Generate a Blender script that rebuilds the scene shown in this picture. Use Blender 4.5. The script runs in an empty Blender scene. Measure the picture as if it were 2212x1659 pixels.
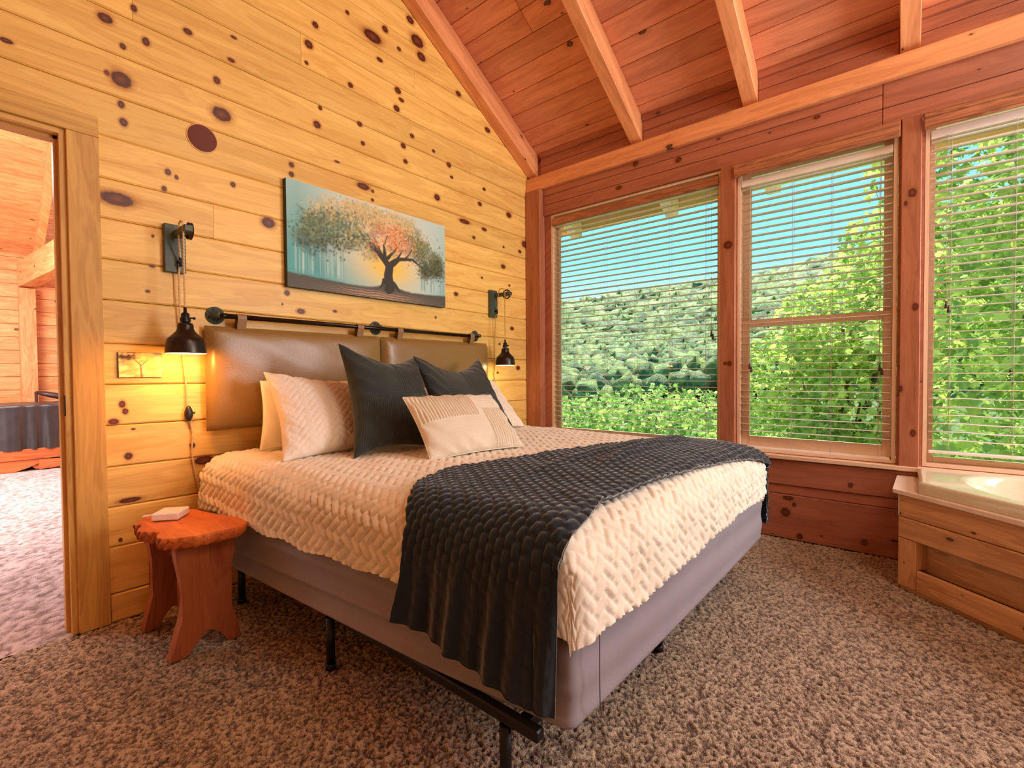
import bpy, bmesh, math, random
import numpy as np
from mathutils import Vector, Matrix, Euler, noise as mnoise
random.seed(7); np.random.seed(7)
SC = bpy.context.scene; COL = SC.collection
PI = math.pi
# ------------------------------------------------------------ camera
cam_d = bpy.data.cameras.new('camera'); cam = bpy.data.objects.new('camera', cam_d); COL.objects.link(cam); SC.camera = cam
yaw, pit, rol = math.radians(39.7126), math.radians(1.2626), math.radians(.4401)
F = Vector((math.cos(yaw)*math.cos(pit), math.sin(yaw)*math.cos(pit), -math.sin(pit)))
r0 = Vector((math.sin(yaw), -math.cos(yaw), 0)); d0 = F.cross(r0)
RT = r0*math.cos(rol) + d0*math.sin(rol); DN = -r0*math.sin(rol) + d0*math.cos(rol)
m = Matrix.Identity(4)
for i in range(3): m[i][0] = RT[i]; m[i][1] = -DN[i]; m[i][2] = -F[i]
m.translation = (0, 0, 1.06); cam.matrix_world = m
cam_d.sensor_width = 36; cam_d.lens = 1025.9/2212*36; cam_d.clip_start = .05; cam_d.clip_end = 500
# ------------------------------------------------------------ world, sun, area lights, exposure
SC.view_settings.view_transform = 'Standard'; SC.view_settings.look = 'None'
SC.view_settings.exposure = 0.30; SC.view_settings.gamma = 1.0; SC.view_settings.use_curve_mapping = False
W_ = bpy.data.worlds.new('sky'); SC.world = W_; W_.use_nodes = True
nt = W_.node_tree; nt.nodes.clear()
wo = nt.nodes.new('ShaderNodeOutputWorld'); bg = nt.nodes.new('ShaderNodeBackground')
tc = nt.nodes.new('ShaderNodeTexCoord'); sx = nt.nodes.new('ShaderNodeSeparateXYZ'); cr = nt.nodes.new('ShaderNodeValToRGB')
nt.links.new(tc.outputs['Generated'], sx.inputs[0]); nt.links.new(sx.outputs['Z'], cr.inputs[0])
cr.color_ramp.elements[0].position = 0.0; cr.color_ramp.elements[0].color = (.60, .82, .92, 1)
cr.color_ramp.elements[1].position = .9; cr.color_ramp.elements[1].color = (.06, .30, .75, 1)
e = cr.color_ramp.elements.new(.22); e.color = (.19, .55, .74, 1)
nt.links.new(cr.outputs[0], bg.inputs[0]); bg.inputs[1].default_value = 1.6; nt.links.new(bg.outputs[0], wo.inputs[0])

def light(name, kind, loc, energy, color, size=None, target=None, size_y=None, **kw):
    l = bpy.data.lights.new(name, kind); l.energy = energy; l.color = color
    if kind == 'AREA':
        l.shape = 'RECTANGLE'; l.size = size; l.size_y = size_y or size
    elif size is not None and kind != 'SUN': l.shadow_soft_size = size
    for k, v in kw.items(): setattr(l, k, v)
    o = bpy.data.objects.new(name, l); COL.objects.link(o); o.location = loc
    if target is not None: o.rotation_euler = (Vector(target)-Vector(loc)).to_track_quat('-Z', 'Y').to_euler()
    return o
light('sun', 'SUN', (17, 6, 34), 10.0, (1.0, .94, .82), target=(0, 0, 0), angle=math.radians(1.5))
# added fill light beside the window wall, out of view; no window built there
light('window_daylight', 'AREA', (3.2, -2.1, 1.85), 120, (.95, .96, 1.0), 1.4, (1.2, 2.0, 1.0), 1.7)
# added warm overhead fill and weak fill behind the camera
light('ceiling_fixture', 'AREA', (1.5, -1.0, 3.4), 34, (1.0, .86, .62), 1.3, (1.9, 2.6, 1.7), 1.3)
light('rear_window_daylight', 'AREA', (.6, -2.45, 1.5), 8, (1.0, .9, .82), 2.0, (1.4, 2.0, 1.2), 1.5)
light('side_room_daylight', 'AREA', (-1.6, 5.2, 2.0), 190, (1.0, .96, .95), 2.0, (1.0, 7.2, 1.0), 1.8)
light('side_room_skylight', 'AREA', (.35, 6.2, 3.0), 75, (.92, .92, 1.0), 1.1, (.35, 5.9, 0), 1.0)  # added overhead light that brightens the floor patch, no skylight is built
# ------------------------------------------------------------ helpers
WL = {}                                   # world location of every object (parents are never rotated)
def link(o, parent=None, wl=(0, 0, 0)):
    COL.objects.link(o); wl = Vector(wl); WL[o.name] = wl
    if parent is not None:
        o.parent = parent; o.location = wl - WL[parent.name]
    else: o.location = wl
    return o
def props(o, label=None, cat=None, group=None, kind=None):
    if label: o['label'] = label
    if cat: o['category'] = cat
    if group: o['group'] = group
    if kind: o['kind'] = kind
    return o
def thing(name, loc, label, cat, group=None):
    o = bpy.data.objects.new(name, None); o.empty_display_size = .1
    link(o, None, loc); return props(o, label, cat, group)
def finish(name, me, mat, parent=None, smooth=False, origin=None):
    """mesh in world coordinates -> object with its origin at the mesh's centre (or at origin)"""
    n = len(me.vertices); co = np.empty(n*3, np.float32); me.vertices.foreach_get('co', co); co = co.reshape(-1, 3)
    c = np.array(origin, np.float32) if origin is not None else (co.min(0)+co.max(0))/2
    co = co - c; me.vertices.foreach_set('co', co.ravel())
    if mat is not None:
        for mm in (mat if isinstance(mat, (list, tuple)) else [mat]): me.materials.append(mm)
    if smooth: me.polygons.foreach_set('use_smooth', [True]*len(me.polygons))
    me.update()
    o = bpy.data.objects.new(name, me); link(o, parent, c.tolist()); return o
class MB:
    """collects shapes in world coordinates, with a UV map in metres (U along the grain)"""
    def __init__(s): s.bm = bmesh.new(); s.uv = s.bm.loops.layers.uv.new('UVMap')
    def box(s, c, size, R=None, bevel=0, grain=0, seg=1, taper=None, mat=0):
        lx, ly, lz = size; hx, hy, hz = lx/2, ly/2, lz/2
        vs = []
        for dz in (-1, 1):
            k = 1 if taper is None or dz < 0 else taper
            for dx, dy in ((-1, -1), (1, -1), (1, 1), (-1, 1)): vs.append(s.bm.verts.new((dx*hx*k, dy*hy*k, dz*hz)))
        fs = [s.bm.faces.new([vs[i] for i in f]) for f in ((3, 2, 1, 0), (4, 5, 6, 7), (0, 1, 5, 4), (1, 2, 6, 5), (2, 3, 7, 6), (3, 0, 4, 7))]
        if bevel:
            eds = list({e for f in fs for e in f.edges})
            r = bmesh.ops.bevel(s.bm, geom=eds, offset=bevel, segments=seg, affect='EDGES', profile=.5)
            allv = set(v for f in r['faces'] for v in f.verts) | set(v for v in vs if v.is_valid)
            fs = list({f for v in allv for f in v.link_faces})
            vs = list({v for f in fs for v in f.verts})
        g = grain; a, b = [i for i in range(3) if i != g]
        off = random.random()*7
        for f in fs:
            f.material_index = mat
            for l in f.loops:
                q = l.vert.co; l[s.uv].uv = (q[g]+off, q[a]+q[b]*1.31+off*1.7)
        M = (R.to_4x4() if R is not None else Matrix.Identity(4)); M = Matrix.Translation(Vector(c)) @ M
        bmesh.ops.transform(s.bm, matrix=M, verts=vs)
        return s
    def bb(s, x0, x1, y0, y1, z0, z1, **k):
        return s.box(((x0+x1)/2, (y0+y1)/2, (z0+z1)/2), (abs(x1-x0), abs(y1-y0), abs(z1-z0)), **k)
    def tube(s, pts, r, n=8, caps=True, mat=0):
        pts = [Vector(p) for p in pts]; rs = r if isinstance(r, (list, tuple)) else [r]*len(pts)
        t0 = (pts[1]-pts[0]).normalized(); up = Vector((0, 0, 1)) if abs(t0.z) < .9 else Vector((1, 0, 0))
        a = t0.cross(up).normalized(); rings = []; dist = 0
        for i, p in enumerate(pts):
            t = (pts[min(i+1, len(pts)-1)]-pts[max(i-1, 0)]).normalized()
            a = (a - t*a.dot(t)).normalized(); b = t.cross(a)
            if i: dist += (p-pts[i-1]).length
            rings.append(([s.bm.verts.new(p+(a*math.cos(2*PI*k/n)+b*math.sin(2*PI*k/n))*rs[i]) for k in range(n)], dist))
        for (A, da), (B, db) in zip(rings, rings[1:]):
            for k in range(n):
                f = s.bm.faces.new((A[k], A[(k+1) % n], B[(k+1) % n], B[k])); f.smooth = True; f.material_index = mat
                for l, (u, v) in zip(f.loops, ((da, k), (da, k+1), (db, k+1), (db, k))): l[s.uv].uv = (u, v*2*PI*rs[0]/n)
        if caps:
            s.bm.faces.new(rings[0][0][::-1]).material_index = mat; s.bm.faces.new(rings[-1][0]).material_index = mat
        return s
    def lathe(s, c, prof, n=28, axis='Z', mat=0, smooth=True):
        """prof: list of (radius, height) from c along axis"""
        c = Vector(c); A = {'Z': (Vector((1, 0, 0)), Vector((0, 1, 0)), Vector((0, 0, 1))), 'Y': (Vector((1, 0, 0)), Vector((0, 0, 1)), Vector((0, -1, 0))),
             'X': (Vector((0, 1, 0)), Vector((0, 0, 1)), Vector((1, 0, 0)))}[axis]
        rings = []
        for r, h in prof:
            if r < 1e-6: rings.append([s.bm.verts.new(c+A[2]*h)])
            else: rings.append([s.bm.verts.new(c+A[2]*h+(A[0]*math.cos(2*PI*k/n)+A[1]*math.sin(2*PI*k/n))*r) for k in range(n)])
        for i, (P, Q) in enumerate(zip(rings, rings[1:])):
            for k in range(n):
                k2 = (k+1) % n
                if len(P) == 1 and len(Q) == 1: continue
                vv = (P[0], Q[k2], Q[k]) if len(P) == 1 else (P[k], P[k2], Q[0]) if len(Q) == 1 else (P[k], P[k2], Q[k2], Q[k])
                f = s.bm.faces.new(vv); f.smooth = smooth; f.material_index = mat
                for l in f.loops: l[s.uv].uv = (l.vert.co.x+l.vert.co.z, l.vert.co.y)
        return s
    def poly(s, pts, thick, axis=2, mat=0, grain=0):
        """extrude a polygon (list of 3D points) by vector thick"""
        th = Vector(thick); A = [s.bm.verts.new(Vector(p)) for p in pts]; B = [s.bm.verts.new(Vector(p)+th) for p in pts]; n = len(A)
        fs = [s.bm.faces.new(A[::-1]), s.bm.faces.new(B)]+[s.bm.faces.new((A[i], A[(i+1) % n], B[(i+1) % n], B[i])) for i in range(n)]
        for f in fs:
            f.material_index = mat
            for l in f.loops:
                q = l.vert.co; g = grain; a, b = [i for i in range(3) if i != g]; l[s.uv].uv = (q[g], q[a]+q[b]*1.3)
        return s
    def build(s, name, mat, parent=None, smooth=False, origin=None, **pr):
        bmesh.ops.recalc_face_normals(s.bm, faces=s.bm.faces[:])
        me = bpy.data.meshes.new(name); s.bm.to_mesh(me); s.bm.free()
        o = finish(name, me, mat, parent, smooth, origin); return props(o, **pr)
def grid_mesh(name, P, UV=None, colors=None, mat=None, parent=None, smooth=True, origin=None, flip=False):
    """P: (nu,nv,3) array"""
    nu, nv = P.shape[:2]; me = bpy.data.meshes.new(name)
    idx = np.arange(nu*nv).reshape(nu, nv)
    q = np.stack([idx[:-1, :-1], idx[1:, :-1], idx[1:, 1:], idx[:-1, 1:]], -1).reshape(-1, 4)
    if flip: q = q[:, ::-1]
    return raw_mesh(name, P.reshape(-1, 3), q, None if UV is None else UV.reshape(-1, 2), None if colors is None else colors.reshape(-1, 3), mat, parent, smooth, origin)
def raw_mesh(name, V, Q, UV=None, colors=None, mat=None, parent=None, smooth=True, origin=None):
    me = bpy.data.meshes.new(name); k = Q.shape[1]
    me.vertices.add(len(V)); me.vertices.foreach_set('co', np.ascontiguousarray(V, np.float32).ravel())
    me.loops.add(Q.size); me.loops.foreach_set('vertex_index', np.ascontiguousarray(Q, np.int32).ravel())
    me.polygons.add(len(Q)); me.polygons.foreach_set('loop_start', np.arange(0, Q.size, k, dtype=np.int32))
    me.update(calc_edges=True)
    if UV is not None:
        l = me.uv_layers.new(name='UVMap'); l.data.foreach_set('uv', np.ascontiguousarray(UV[Q.ravel()], np.float32).ravel())
    if colors is not None:
        ca = me.color_attributes.new('Col', 'FLOAT_COLOR', 'POINT')
        c4 = np.ones((len(V), 4), np.float32); c4[:, :3] = colors; ca.data.foreach_set('color', c4.ravel())
    return finish(name, me, mat, parent, smooth, origin)
def copyo(o, parent, d):
    """copy of one object, moved by d in world"""
    c = o.copy(); COL.objects.link(c); wl = WL[o.name]+Vector(d); WL[c.name] = wl
    c.parent = parent; c.location = wl-(WL[parent.name] if parent else Vector((0, 0, 0))); return c
def s2l(c): return tuple((v/12.92 if v <= .04045 else ((v+.055)/1.055)**2.4) for v in [x/255 for x in c])
# ------------------------------------------------------------ materials
def M(name):
    m = bpy.data.materials.new(name); m.use_nodes = True; nt = m.node_tree; nt.nodes.clear()
    o = nt.nodes.new('ShaderNodeOutputMaterial'); b = nt.nodes.new('ShaderNodeBsdfPrincipled'); nt.links.new(b.outputs[0], o.inputs[0])
    def N(t, **k):
        n = nt.nodes.new('ShaderNode'+t)
        for a, v in k.items():
            if a.startswith('_'): n.inputs[int(a[1:])].default_value = v
            else: setattr(n, a, v)
        return n
    def L(a, b): nt.links.new(a, b)
    return m, b, N, L, o
def math_(N, L, op, a, b=None, clamp=False):
    n = N('Math', operation=op, use_clamp=clamp)
    for i, v in enumerate((a, b)):
        if v is None: continue
        if isinstance(v, (int, float)): n.inputs[i].default_value = v
        else: L(v, n.inputs[i])
    return n.outputs[0]
def mixc(N, L, fac, a, b, mode='MIX'):
    n = N('Mix', data_type='RGBA', blend_type=mode)
    for i, v in ((0, fac), (6, a), (7, b)):
        if isinstance(v, (int, float)): n.inputs[i].default_value = v
        elif isinstance(v, tuple): n.inputs[i].default_value = (*v[:3], 1)
        else: L(v, n.inputs[i])
    return n.outputs[2]
def ramp(N, L, fac, stops):
    n = N('ValToRGB'); L(fac, n.inputs[0]); cr = n.color_ramp
    while len(cr.elements) < len(stops): cr.elements.new(.5)
    for e, (p, c) in zip(cr.elements, stops): e.position = p; e.color = (*c[:3], 1) if isinstance(c, tuple) else (c, c, c, 1)
    return n.outputs[0]
def simple(name, col, rough=.5, metal=0, bump=0, bscale=80, var=0, spec=.5, emit=None, coat=0):
    m, b, N, L, o = M(name)
    b.inputs['Roughness'].default_value = rough; b.inputs['Metallic'].default_value = metal
    b.inputs['Specular IOR Level'].default_value = spec; b.inputs['Coat Weight'].default_value = coat
    t = N('TexCoord'); nz = N('TexNoise'); nz.inputs['Scale'].default_value = bscale; nz.inputs['Detail'].default_value = 4; L(t.outputs['Object'], nz.inputs['Vector'])
    v = max(var, .04); L(ramp(N, L, nz.outputs[0], [(.3, tuple(x*(1-v) for x in col)), (.7, tuple(min(1, x*(1+v)) for x in col))]), b.inputs['Base Color'])
    if bump:
        bp = N('Bump'); bp.inputs['Strength'].default_value = bump; bp.inputs['Distance'].default_value = .002; L(nz.outputs[0], bp.inputs['Height']); L(bp.outputs[0], b.inputs['Normal'])
    if emit: b.inputs['Emission Color'].default_value = (*emit[0], 1); b.inputs['Emission Strength'].default_value = emit[1]
    return m
def wood(name, light, dark, knots=0.0, kscale=4.0, rough=.42, grain=1.0, var=.10, knot=(58, 22, 10)):
    m, b, N, L, o = M(name)
    uv = N('UVMap'); oi = N('ObjectInfo')
    off = N('CombineXYZ'); L(math_(N, L, 'MULTIPLY', oi.outputs['Random'], 31.0), off.inputs[0]); L(math_(N, L, 'MULTIPLY', oi.outputs['Random'], 57.0), off.inputs[1])
    ad = N('VectorMath', operation='ADD'); L(uv.outputs[0], ad.inputs[0]); L(off.outputs[0], ad.inputs[1]); P = ad.outputs[0]
    mp = N('Mapping'); mp.inputs['Scale'].default_value = (1.1, 9, 1); L(P, mp.inputs[0])
    n1 = N('TexNoise'); n1.inputs['Scale'].default_value = 1.6; n1.inputs['Detail'].default_value = 3; n1.inputs['Distortion'].default_value = .6; L(mp.outputs[0], n1.inputs['Vector'])
    mp2 = N('Mapping'); mp2.inputs['Scale'].default_value = (4, 150, 1); L(P, mp2.inputs[0])
    n2 = N('TexNoise'); n2.inputs['Scale'].default_value = 1; n2.inputs['Detail'].default_value = 3; L(mp2.outputs[0], n2.inputs['Vector'])
    # cathedral figure
    wv = math_(N, L, 'SINE', math_(N, L, 'MULTIPLY', n1.outputs[0], 46.0))
    lt = s2l(light); dk = s2l(dark)
    fac = math_(N, L, 'ADD', math_(N, L, 'MULTIPLY', wv, .10*grain), math_(N, L, 'ADD', math_(N, L, 'MULTIPLY', n2.outputs[0], .35*grain), math_(N, L, 'MULTIPLY', n1.outputs[0], .85)))
    col = ramp(N, L, fac, [(.35, tuple(min(1, x*1.07) for x in lt)), (.62, tuple((x*.62+y*.38) for x, y in zip(lt, dk))), (.9, dk)])
    bt = math_(N, L, 'ADD', math_(N, L, 'MULTIPLY', oi.outputs['Random'], 2*var), 1-var)
    hs = N('HueSaturation'); L(bt, hs.inputs['Value']); L(col, hs.inputs['Color']); col = hs.outputs[0]
    if knots:
        mk = N('Mapping'); mk.inputs['Scale'].default_value = (kscale*.8, kscale*1.25, 1); L(P, mk.inputs[0])
        vo = N('TexVoronoi', voronoi_dimensions='2D'); vo.inputs['Scale'].default_value = 1; vo.inputs['Randomness'].default_value = 1; L(mk.outputs[0], vo.inputs['Vector'])
        sc = N('SeparateColor'); L(vo.outputs['Color'], sc.inputs[0])
        on = math_(N, L, 'GREATER_THAN', sc.outputs[0], 1-knots)
        rad = math_(N, L, 'ADD', math_(N, L, 'MULTIPLY', math_(N, L, 'POWER', sc.outputs[1], 3.0), .075), .022)
        nz = N('TexNoise'); nz.inputs['Scale'].default_value = 40; L(P, nz.inputs['Vector'])
        d = math_(N, L, 'DIVIDE', math_(N, L, 'ADD', vo.outputs['Distance'], math_(N, L, 'MULTIPLY', math_(N, L, 'SUBTRACT', nz.outputs[0], .5), .02)), rad)
        kf = math_(N, L, 'MULTIPLY', ramp(N, L, d, [(.0, .72), (.55, .8), (.78, .97), (1.0, .0)]), on)
        halo = math_(N, L, 'MULTIPLY', ramp(N, L, math_(N, L, 'MULTIPLY', d, .4), [(.3, .45), (1., .0)]), on)
        col = mixc(N, L, halo, col, tuple(x*.7+y*.1 for x, y in zip(dk, lt)))
        col = mixc(N, L, kf, col, s2l(knot))
    L(col, b.inputs['Base Color'])
    b.inputs['Roughness'].default_value = rough; b.inputs['Specular IOR Level'].default_value = .35
    bp = N('Bump'); bp.inputs['Strength'].default_value = .25; bp.inputs['Distance'].default_value = .001; L(n2.outputs[0], bp.inputs['Height']); L(bp.outputs[0], b.inputs['Normal'])
    return m
PINE = wood('pine_wall', (248, 204, 116), (214, 148, 62), grain=.6)
PINE_TRIM = wood('pine_casing', (226, 176, 92), (186, 126, 54), knots=.12, grain=.7)
PINE_CEIL = wood('pine_ceiling', (232, 158, 120), (192, 112, 80), knots=.38, kscale=3.6, grain=.6)  # redder than the wall boards: reddish bounce light put into the colour
PINE_RAFT = wood('pine_rafter', (238, 168, 116), (200, 120, 74), knots=.28, kscale=4, grain=.7)
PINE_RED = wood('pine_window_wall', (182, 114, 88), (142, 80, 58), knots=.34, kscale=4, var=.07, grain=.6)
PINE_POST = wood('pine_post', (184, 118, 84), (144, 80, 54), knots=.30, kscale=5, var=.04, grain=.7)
PINE_SASH = wood('pine_sash', (240, 208, 178), (220, 176, 142), grain=.5, var=.02)
PINE_TUB = wood('pine_tub_surround', (222, 170, 118), (178, 120, 76), knots=.55, kscale=5.5, var=.07)
PINE_SIDE = wood('pine_side_room', (240, 176, 118), (204, 124, 70), knots=.45, kscale=3.2)
VALANCE = wood('valance_wood', (196, 128, 88), (140, 84, 52), grain=1.4, var=.02, rough=.6)
STOOL = wood('live_edge_cedar', (224, 122, 56), (178, 76, 28), grain=.8, rough=.45, var=.02)
STOOLLEG = wood('cedar_leg', (170, 96, 54), (128, 60, 30), grain=.7, rough=.55, var=.03)
REDWOOD = wood('red_stained_base', (214, 116, 66), (160, 72, 34), rough=.35)
DARKGAP = simple('dark_backing', s2l((70, 34, 20)), .9)
def knot_mat():
    m, b, N, L, o = M('knot_stain')
    uv = N('UVMap'); ln = N('VectorMath', operation='LENGTH'); L(uv.outputs[0], ln.inputs[0])
    nz = N('TexNoise'); nz.inputs['Scale'].default_value = 1.7; t = N('TexCoord'); mp = N('Mapping'); mp.inputs['Scale'].default_value = (40, 40, 40); L(t.outputs['Object'], mp.inputs[0]); L(mp.outputs[0], nz.inputs['Vector'])
    d = math_(N, L, 'ADD', ln.outputs['Value'], math_(N, L, 'MULTIPLY', math_(N, L, 'SUBTRACT', nz.outputs[0], .5), .22))
    col = ramp(N, L, d, [(0, s2l((140, 70, 44))), (.22, s2l((110, 48, 28))), (.42, s2l((80, 28, 12))), (.52, s2l((104, 42, 16))), (.62, s2l((190, 110, 44))), (1, s2l((206, 128, 56)))])
    al = ramp(N, L, d, [(0, .8), (.42, .97), (.5, .95), (.57, .45), (.72, .22), (1, 0.0)])
    L(col, b.inputs['Base Color']); b.inputs['Roughness'].default_value = .45
    tr = N('BsdfTransparent'); mx = N('MixShader'); L(al, mx.inputs[0]); L(tr.outputs[0], mx.inputs[1]); L(b.outputs[0], mx.inputs[2]); L(mx.outputs[0], o.inputs[0])
    return m
KNOT = knot_mat()
def carpet_mat(name, c1, c2, c3):
    m, b, N, L, o = M(name)
    t = N('TexCoord')
    n1 = N('TexNoise'); n1.inputs['Scale'].default_value = 250; n1.inputs['Detail'].default_value = 3; L(t.outputs['Object'], n1.inputs['Vector'])
    n2 = N('TexNoise'); n2.inputs['Scale'].default_value = 3.0; n2.inputs['Detail'].default_value = 2; L(t.outputs['Object'], n2.inputs['Vector'])
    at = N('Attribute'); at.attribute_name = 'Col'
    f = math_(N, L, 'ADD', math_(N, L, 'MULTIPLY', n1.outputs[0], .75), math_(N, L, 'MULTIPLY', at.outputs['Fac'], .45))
    col = ramp(N, L, f, [(.40, s2l(c3)), (.56, s2l(c2)), (.76, s2l(c1))])  # low pile coloured darker: shade in the gaps painted in with yarn speckle
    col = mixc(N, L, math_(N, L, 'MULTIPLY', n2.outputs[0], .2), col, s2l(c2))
    L(col, b.inputs['Base Color']); b.inputs['Roughness'].default_value = .95; b.inputs['Specular IOR Level'].default_value = .1
    b.inputs['Sheen Weight'].default_value = .2
    bp = N('Bump'); bp.inputs['Strength'].default_value = .9; bp.inputs['Distance'].default_value = .006; L(n1.outputs[0], bp.inputs['Height']); L(bp.outputs[0], b.inputs['Normal'])
    return m
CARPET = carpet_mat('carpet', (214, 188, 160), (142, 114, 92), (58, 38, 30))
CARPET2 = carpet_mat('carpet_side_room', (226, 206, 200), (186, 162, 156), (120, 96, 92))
def cloth(name, col, rough=.85, sheen=.3, var=.08, scale=220, bump=.3, streak=None):
    m, b, N, L, o = M(name)
    t = N('UVMap'); n = N('TexNoise'); n.inputs['Scale'].default_value = scale; n.inputs['Detail'].default_value = 3; L(t.outputs[0], n.inputs['Vector'])
    n3 = N('TexNoise'); n3.inputs['Scale'].default_value = 6; L(t.outputs[0], n3.inputs['Vector'])
    f = math_(N, L, 'ADD', math_(N, L, 'MULTIPLY', n.outputs[0], .5), math_(N, L, 'MULTIPLY', n3.outputs[0], .5))
    c = s2l(col); L(ramp(N, L, f, [(.3, tuple(x*(1-var) for x in c)), (.7, tuple(min(1, x*(1+var)) for x in c))]), b.inputs['Base Color'])
    b.inputs['Roughness'].default_value = rough; b.inputs['Sheen Weight'].default_value = sheen; b.inputs['Sheen Roughness'].default_value = .4; b.inputs['Specular IOR Level'].default_value = .2
    bp = N('Bump'); bp.inputs['Strength'].default_value = bump; bp.inputs['Distance'].default_value = .0015; L(n.outputs[0], bp.inputs['Height']); L(bp.outputs[0], b.inputs['Normal'])
    return m
QUILT = cloth('quilt_cream', (238, 226, 208)); QUILT_PINK = cloth('sham_cream', (242, 226, 208)); PILLOW_W = cloth('pillowcase_white', (250, 244, 230), bump=.1)
BLANKET = cloth('velvet_blanket_charcoal', (30, 38, 46), sheen=.6, var=.2); CORD = cloth('corduroy_charcoal', (52, 57, 54), sheen=.5, var=.15)
CORD_L = cloth('ribbed_cream', (224, 210, 188)); CORD_S = cloth('ribbed_cream_satin', (214, 196, 166), rough=.5)
BOXF = cloth('grey_lavender_cover', (146, 138, 144), sheen=.1, bump=.1); 
LEATHER = simple('brown_leather', s2l((146, 112, 62)), .34, bump=.25, bscale=160, var=.10, spec=.6)
STRAP = simple('strap_leather', s2l((150, 112, 74)), .5, bump=.2, bscale=200)
BLACK = simple('black_metal', (.018, .018, .02), .38, .6); BLACK2 = simple('black_plastic', (.02, .018, .016), .4)
IRON = simple('grey_iron', s2l((84, 96, 88)), .5, .5, var=.12); STEEL = simple('dark_steel_bar', s2l((58, 52, 48)), .28, .9)
SHADE = simple('bronze_shade', s2l((58, 48, 42)), .32, .75, var=.15); SHADE_IN = simple('shade_inside', s2l((250, 244, 236)), .6)
GREENGREY = simple('green_grey_plate', s2l((74, 84, 72)), .5, .1, var=.12); RUST = simple('rust_iron', s2l((60, 26, 20)), .55, .3)
ROPE = simple('twisted_rope', s2l((226, 190, 134)), .85, bump=.4, bscale=300, var=.12); ROPE2 = simple('twisted_rope_gold', s2l((200, 158, 88)), .8)
WHITEPL = simple('white_plastic', s2l((246, 236, 232)), .4); ACRYL = simple('tub_acrylic', s2l((214, 204, 176)), .07, spec=.6)
DECK = wood('painted_deck', (244, 222, 204), (226, 196, 176), grain=.4, var=.02)
BLIND = simple('blind_slat', s2l((248, 240, 230)), .5, bscale=12); BLINDC = simple('blind_cord', s2l((190, 176, 158)), .8)
SPK = simple('speaker_grille', s2l((112, 60, 48)), .8, bump=.6, bscale=400, var=.12); SPKR = simple('speaker_rim', s2l((236, 180, 110)), .5)
VINYL = simple('black_vinyl', s2l((52, 44, 44)), .34, bump=.8, bscale=10, var=.2); DARKWOOD = simple('dark_chair_wood', s2l((70, 40, 36)), .4)
SOFFIT = wood('soffit_board', (236, 214, 140), (214, 186, 106), grain=.5); SIDING = wood('outside_siding', (220, 190, 130), (190, 150, 96))
def glass_mat():
    m, b, N, L, o = M('window_glass')
    tr = N('BsdfTransparent'); gl = N('BsdfGlossy'); gl.inputs['Roughness'].default_value = .02
    fr = N('Fresnel'); fr.inputs[0].default_value = 1.22; mx = N('MixShader'); L(fr.outputs[0], mx.inputs[0]); L(tr.outputs[0], mx.inputs[1]); L(gl.outputs[0], mx.inputs[2]); L(mx.outputs[0], o.inputs[0]); return m
GLASS = glass_mat()
def leaf_mat(name, c1, c2, trans=.55, hazec=None, haze=0):
    m, b, N, L, o = M(name)
    at = N('Attribute'); at.attribute_name = 'Col'
    col = ramp(N, L, at.outputs['Fac'], [(.0, s2l(c2)), (1., s2l(c1))]); 
    if haze: col = mixc(N, L, haze, col, s2l(hazec))
    L(col, b.inputs['Base Color']); b.inputs['Roughness'].default_value = .55; b.inputs['Specular IOR Level'].default_value = .3
    tl = N('BsdfTranslucent'); L(col, tl.inputs[0]); mx = N('MixShader'); mx.inputs[0].default_value = trans; L(b.outputs[0], mx.inputs[1]); L(tl.outputs[0], mx.inputs[2]); L(mx.outputs[0], o.inputs[0]); return m
LEAF = leaf_mat('maple_leaf', (220, 234, 120), (112, 154, 72), .6); LEAF2 = leaf_mat('hillside_canopy', (182, 210, 104), (58, 112, 80), .12)
LEAF3 = leaf_mat('shade_tree_leaf', (196, 222, 110), (84, 134, 62)); BARK = simple('bark', s2l((96, 80, 66)), .9, bump=.8, bscale=14, var=.3); EARTH = simple('forest_floor', s2l((84, 104, 56)), .95, bscale=2, var=.3)
def canopy():
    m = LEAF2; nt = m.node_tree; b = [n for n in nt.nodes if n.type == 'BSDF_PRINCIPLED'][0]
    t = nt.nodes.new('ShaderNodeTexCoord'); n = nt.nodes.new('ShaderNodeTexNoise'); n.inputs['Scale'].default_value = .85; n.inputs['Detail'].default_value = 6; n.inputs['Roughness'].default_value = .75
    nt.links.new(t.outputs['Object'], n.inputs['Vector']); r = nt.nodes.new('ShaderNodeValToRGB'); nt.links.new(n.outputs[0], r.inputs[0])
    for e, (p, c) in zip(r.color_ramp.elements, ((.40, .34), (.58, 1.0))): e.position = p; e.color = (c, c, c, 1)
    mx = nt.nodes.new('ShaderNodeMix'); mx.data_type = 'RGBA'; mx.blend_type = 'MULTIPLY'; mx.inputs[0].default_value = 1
    src = b.inputs['Base Color'].links[0].from_socket; nt.links.new(src, mx.inputs[6]); nt.links.new(r.outputs[0], mx.inputs[7]); nt.links.new(mx.outputs[2], b.inputs['Base Color'])  # noise darkening paints in the shade of gaps between leaf clusters
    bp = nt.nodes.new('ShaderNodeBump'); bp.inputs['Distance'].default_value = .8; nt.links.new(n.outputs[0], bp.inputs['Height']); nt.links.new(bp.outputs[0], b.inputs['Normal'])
canopy()
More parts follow.
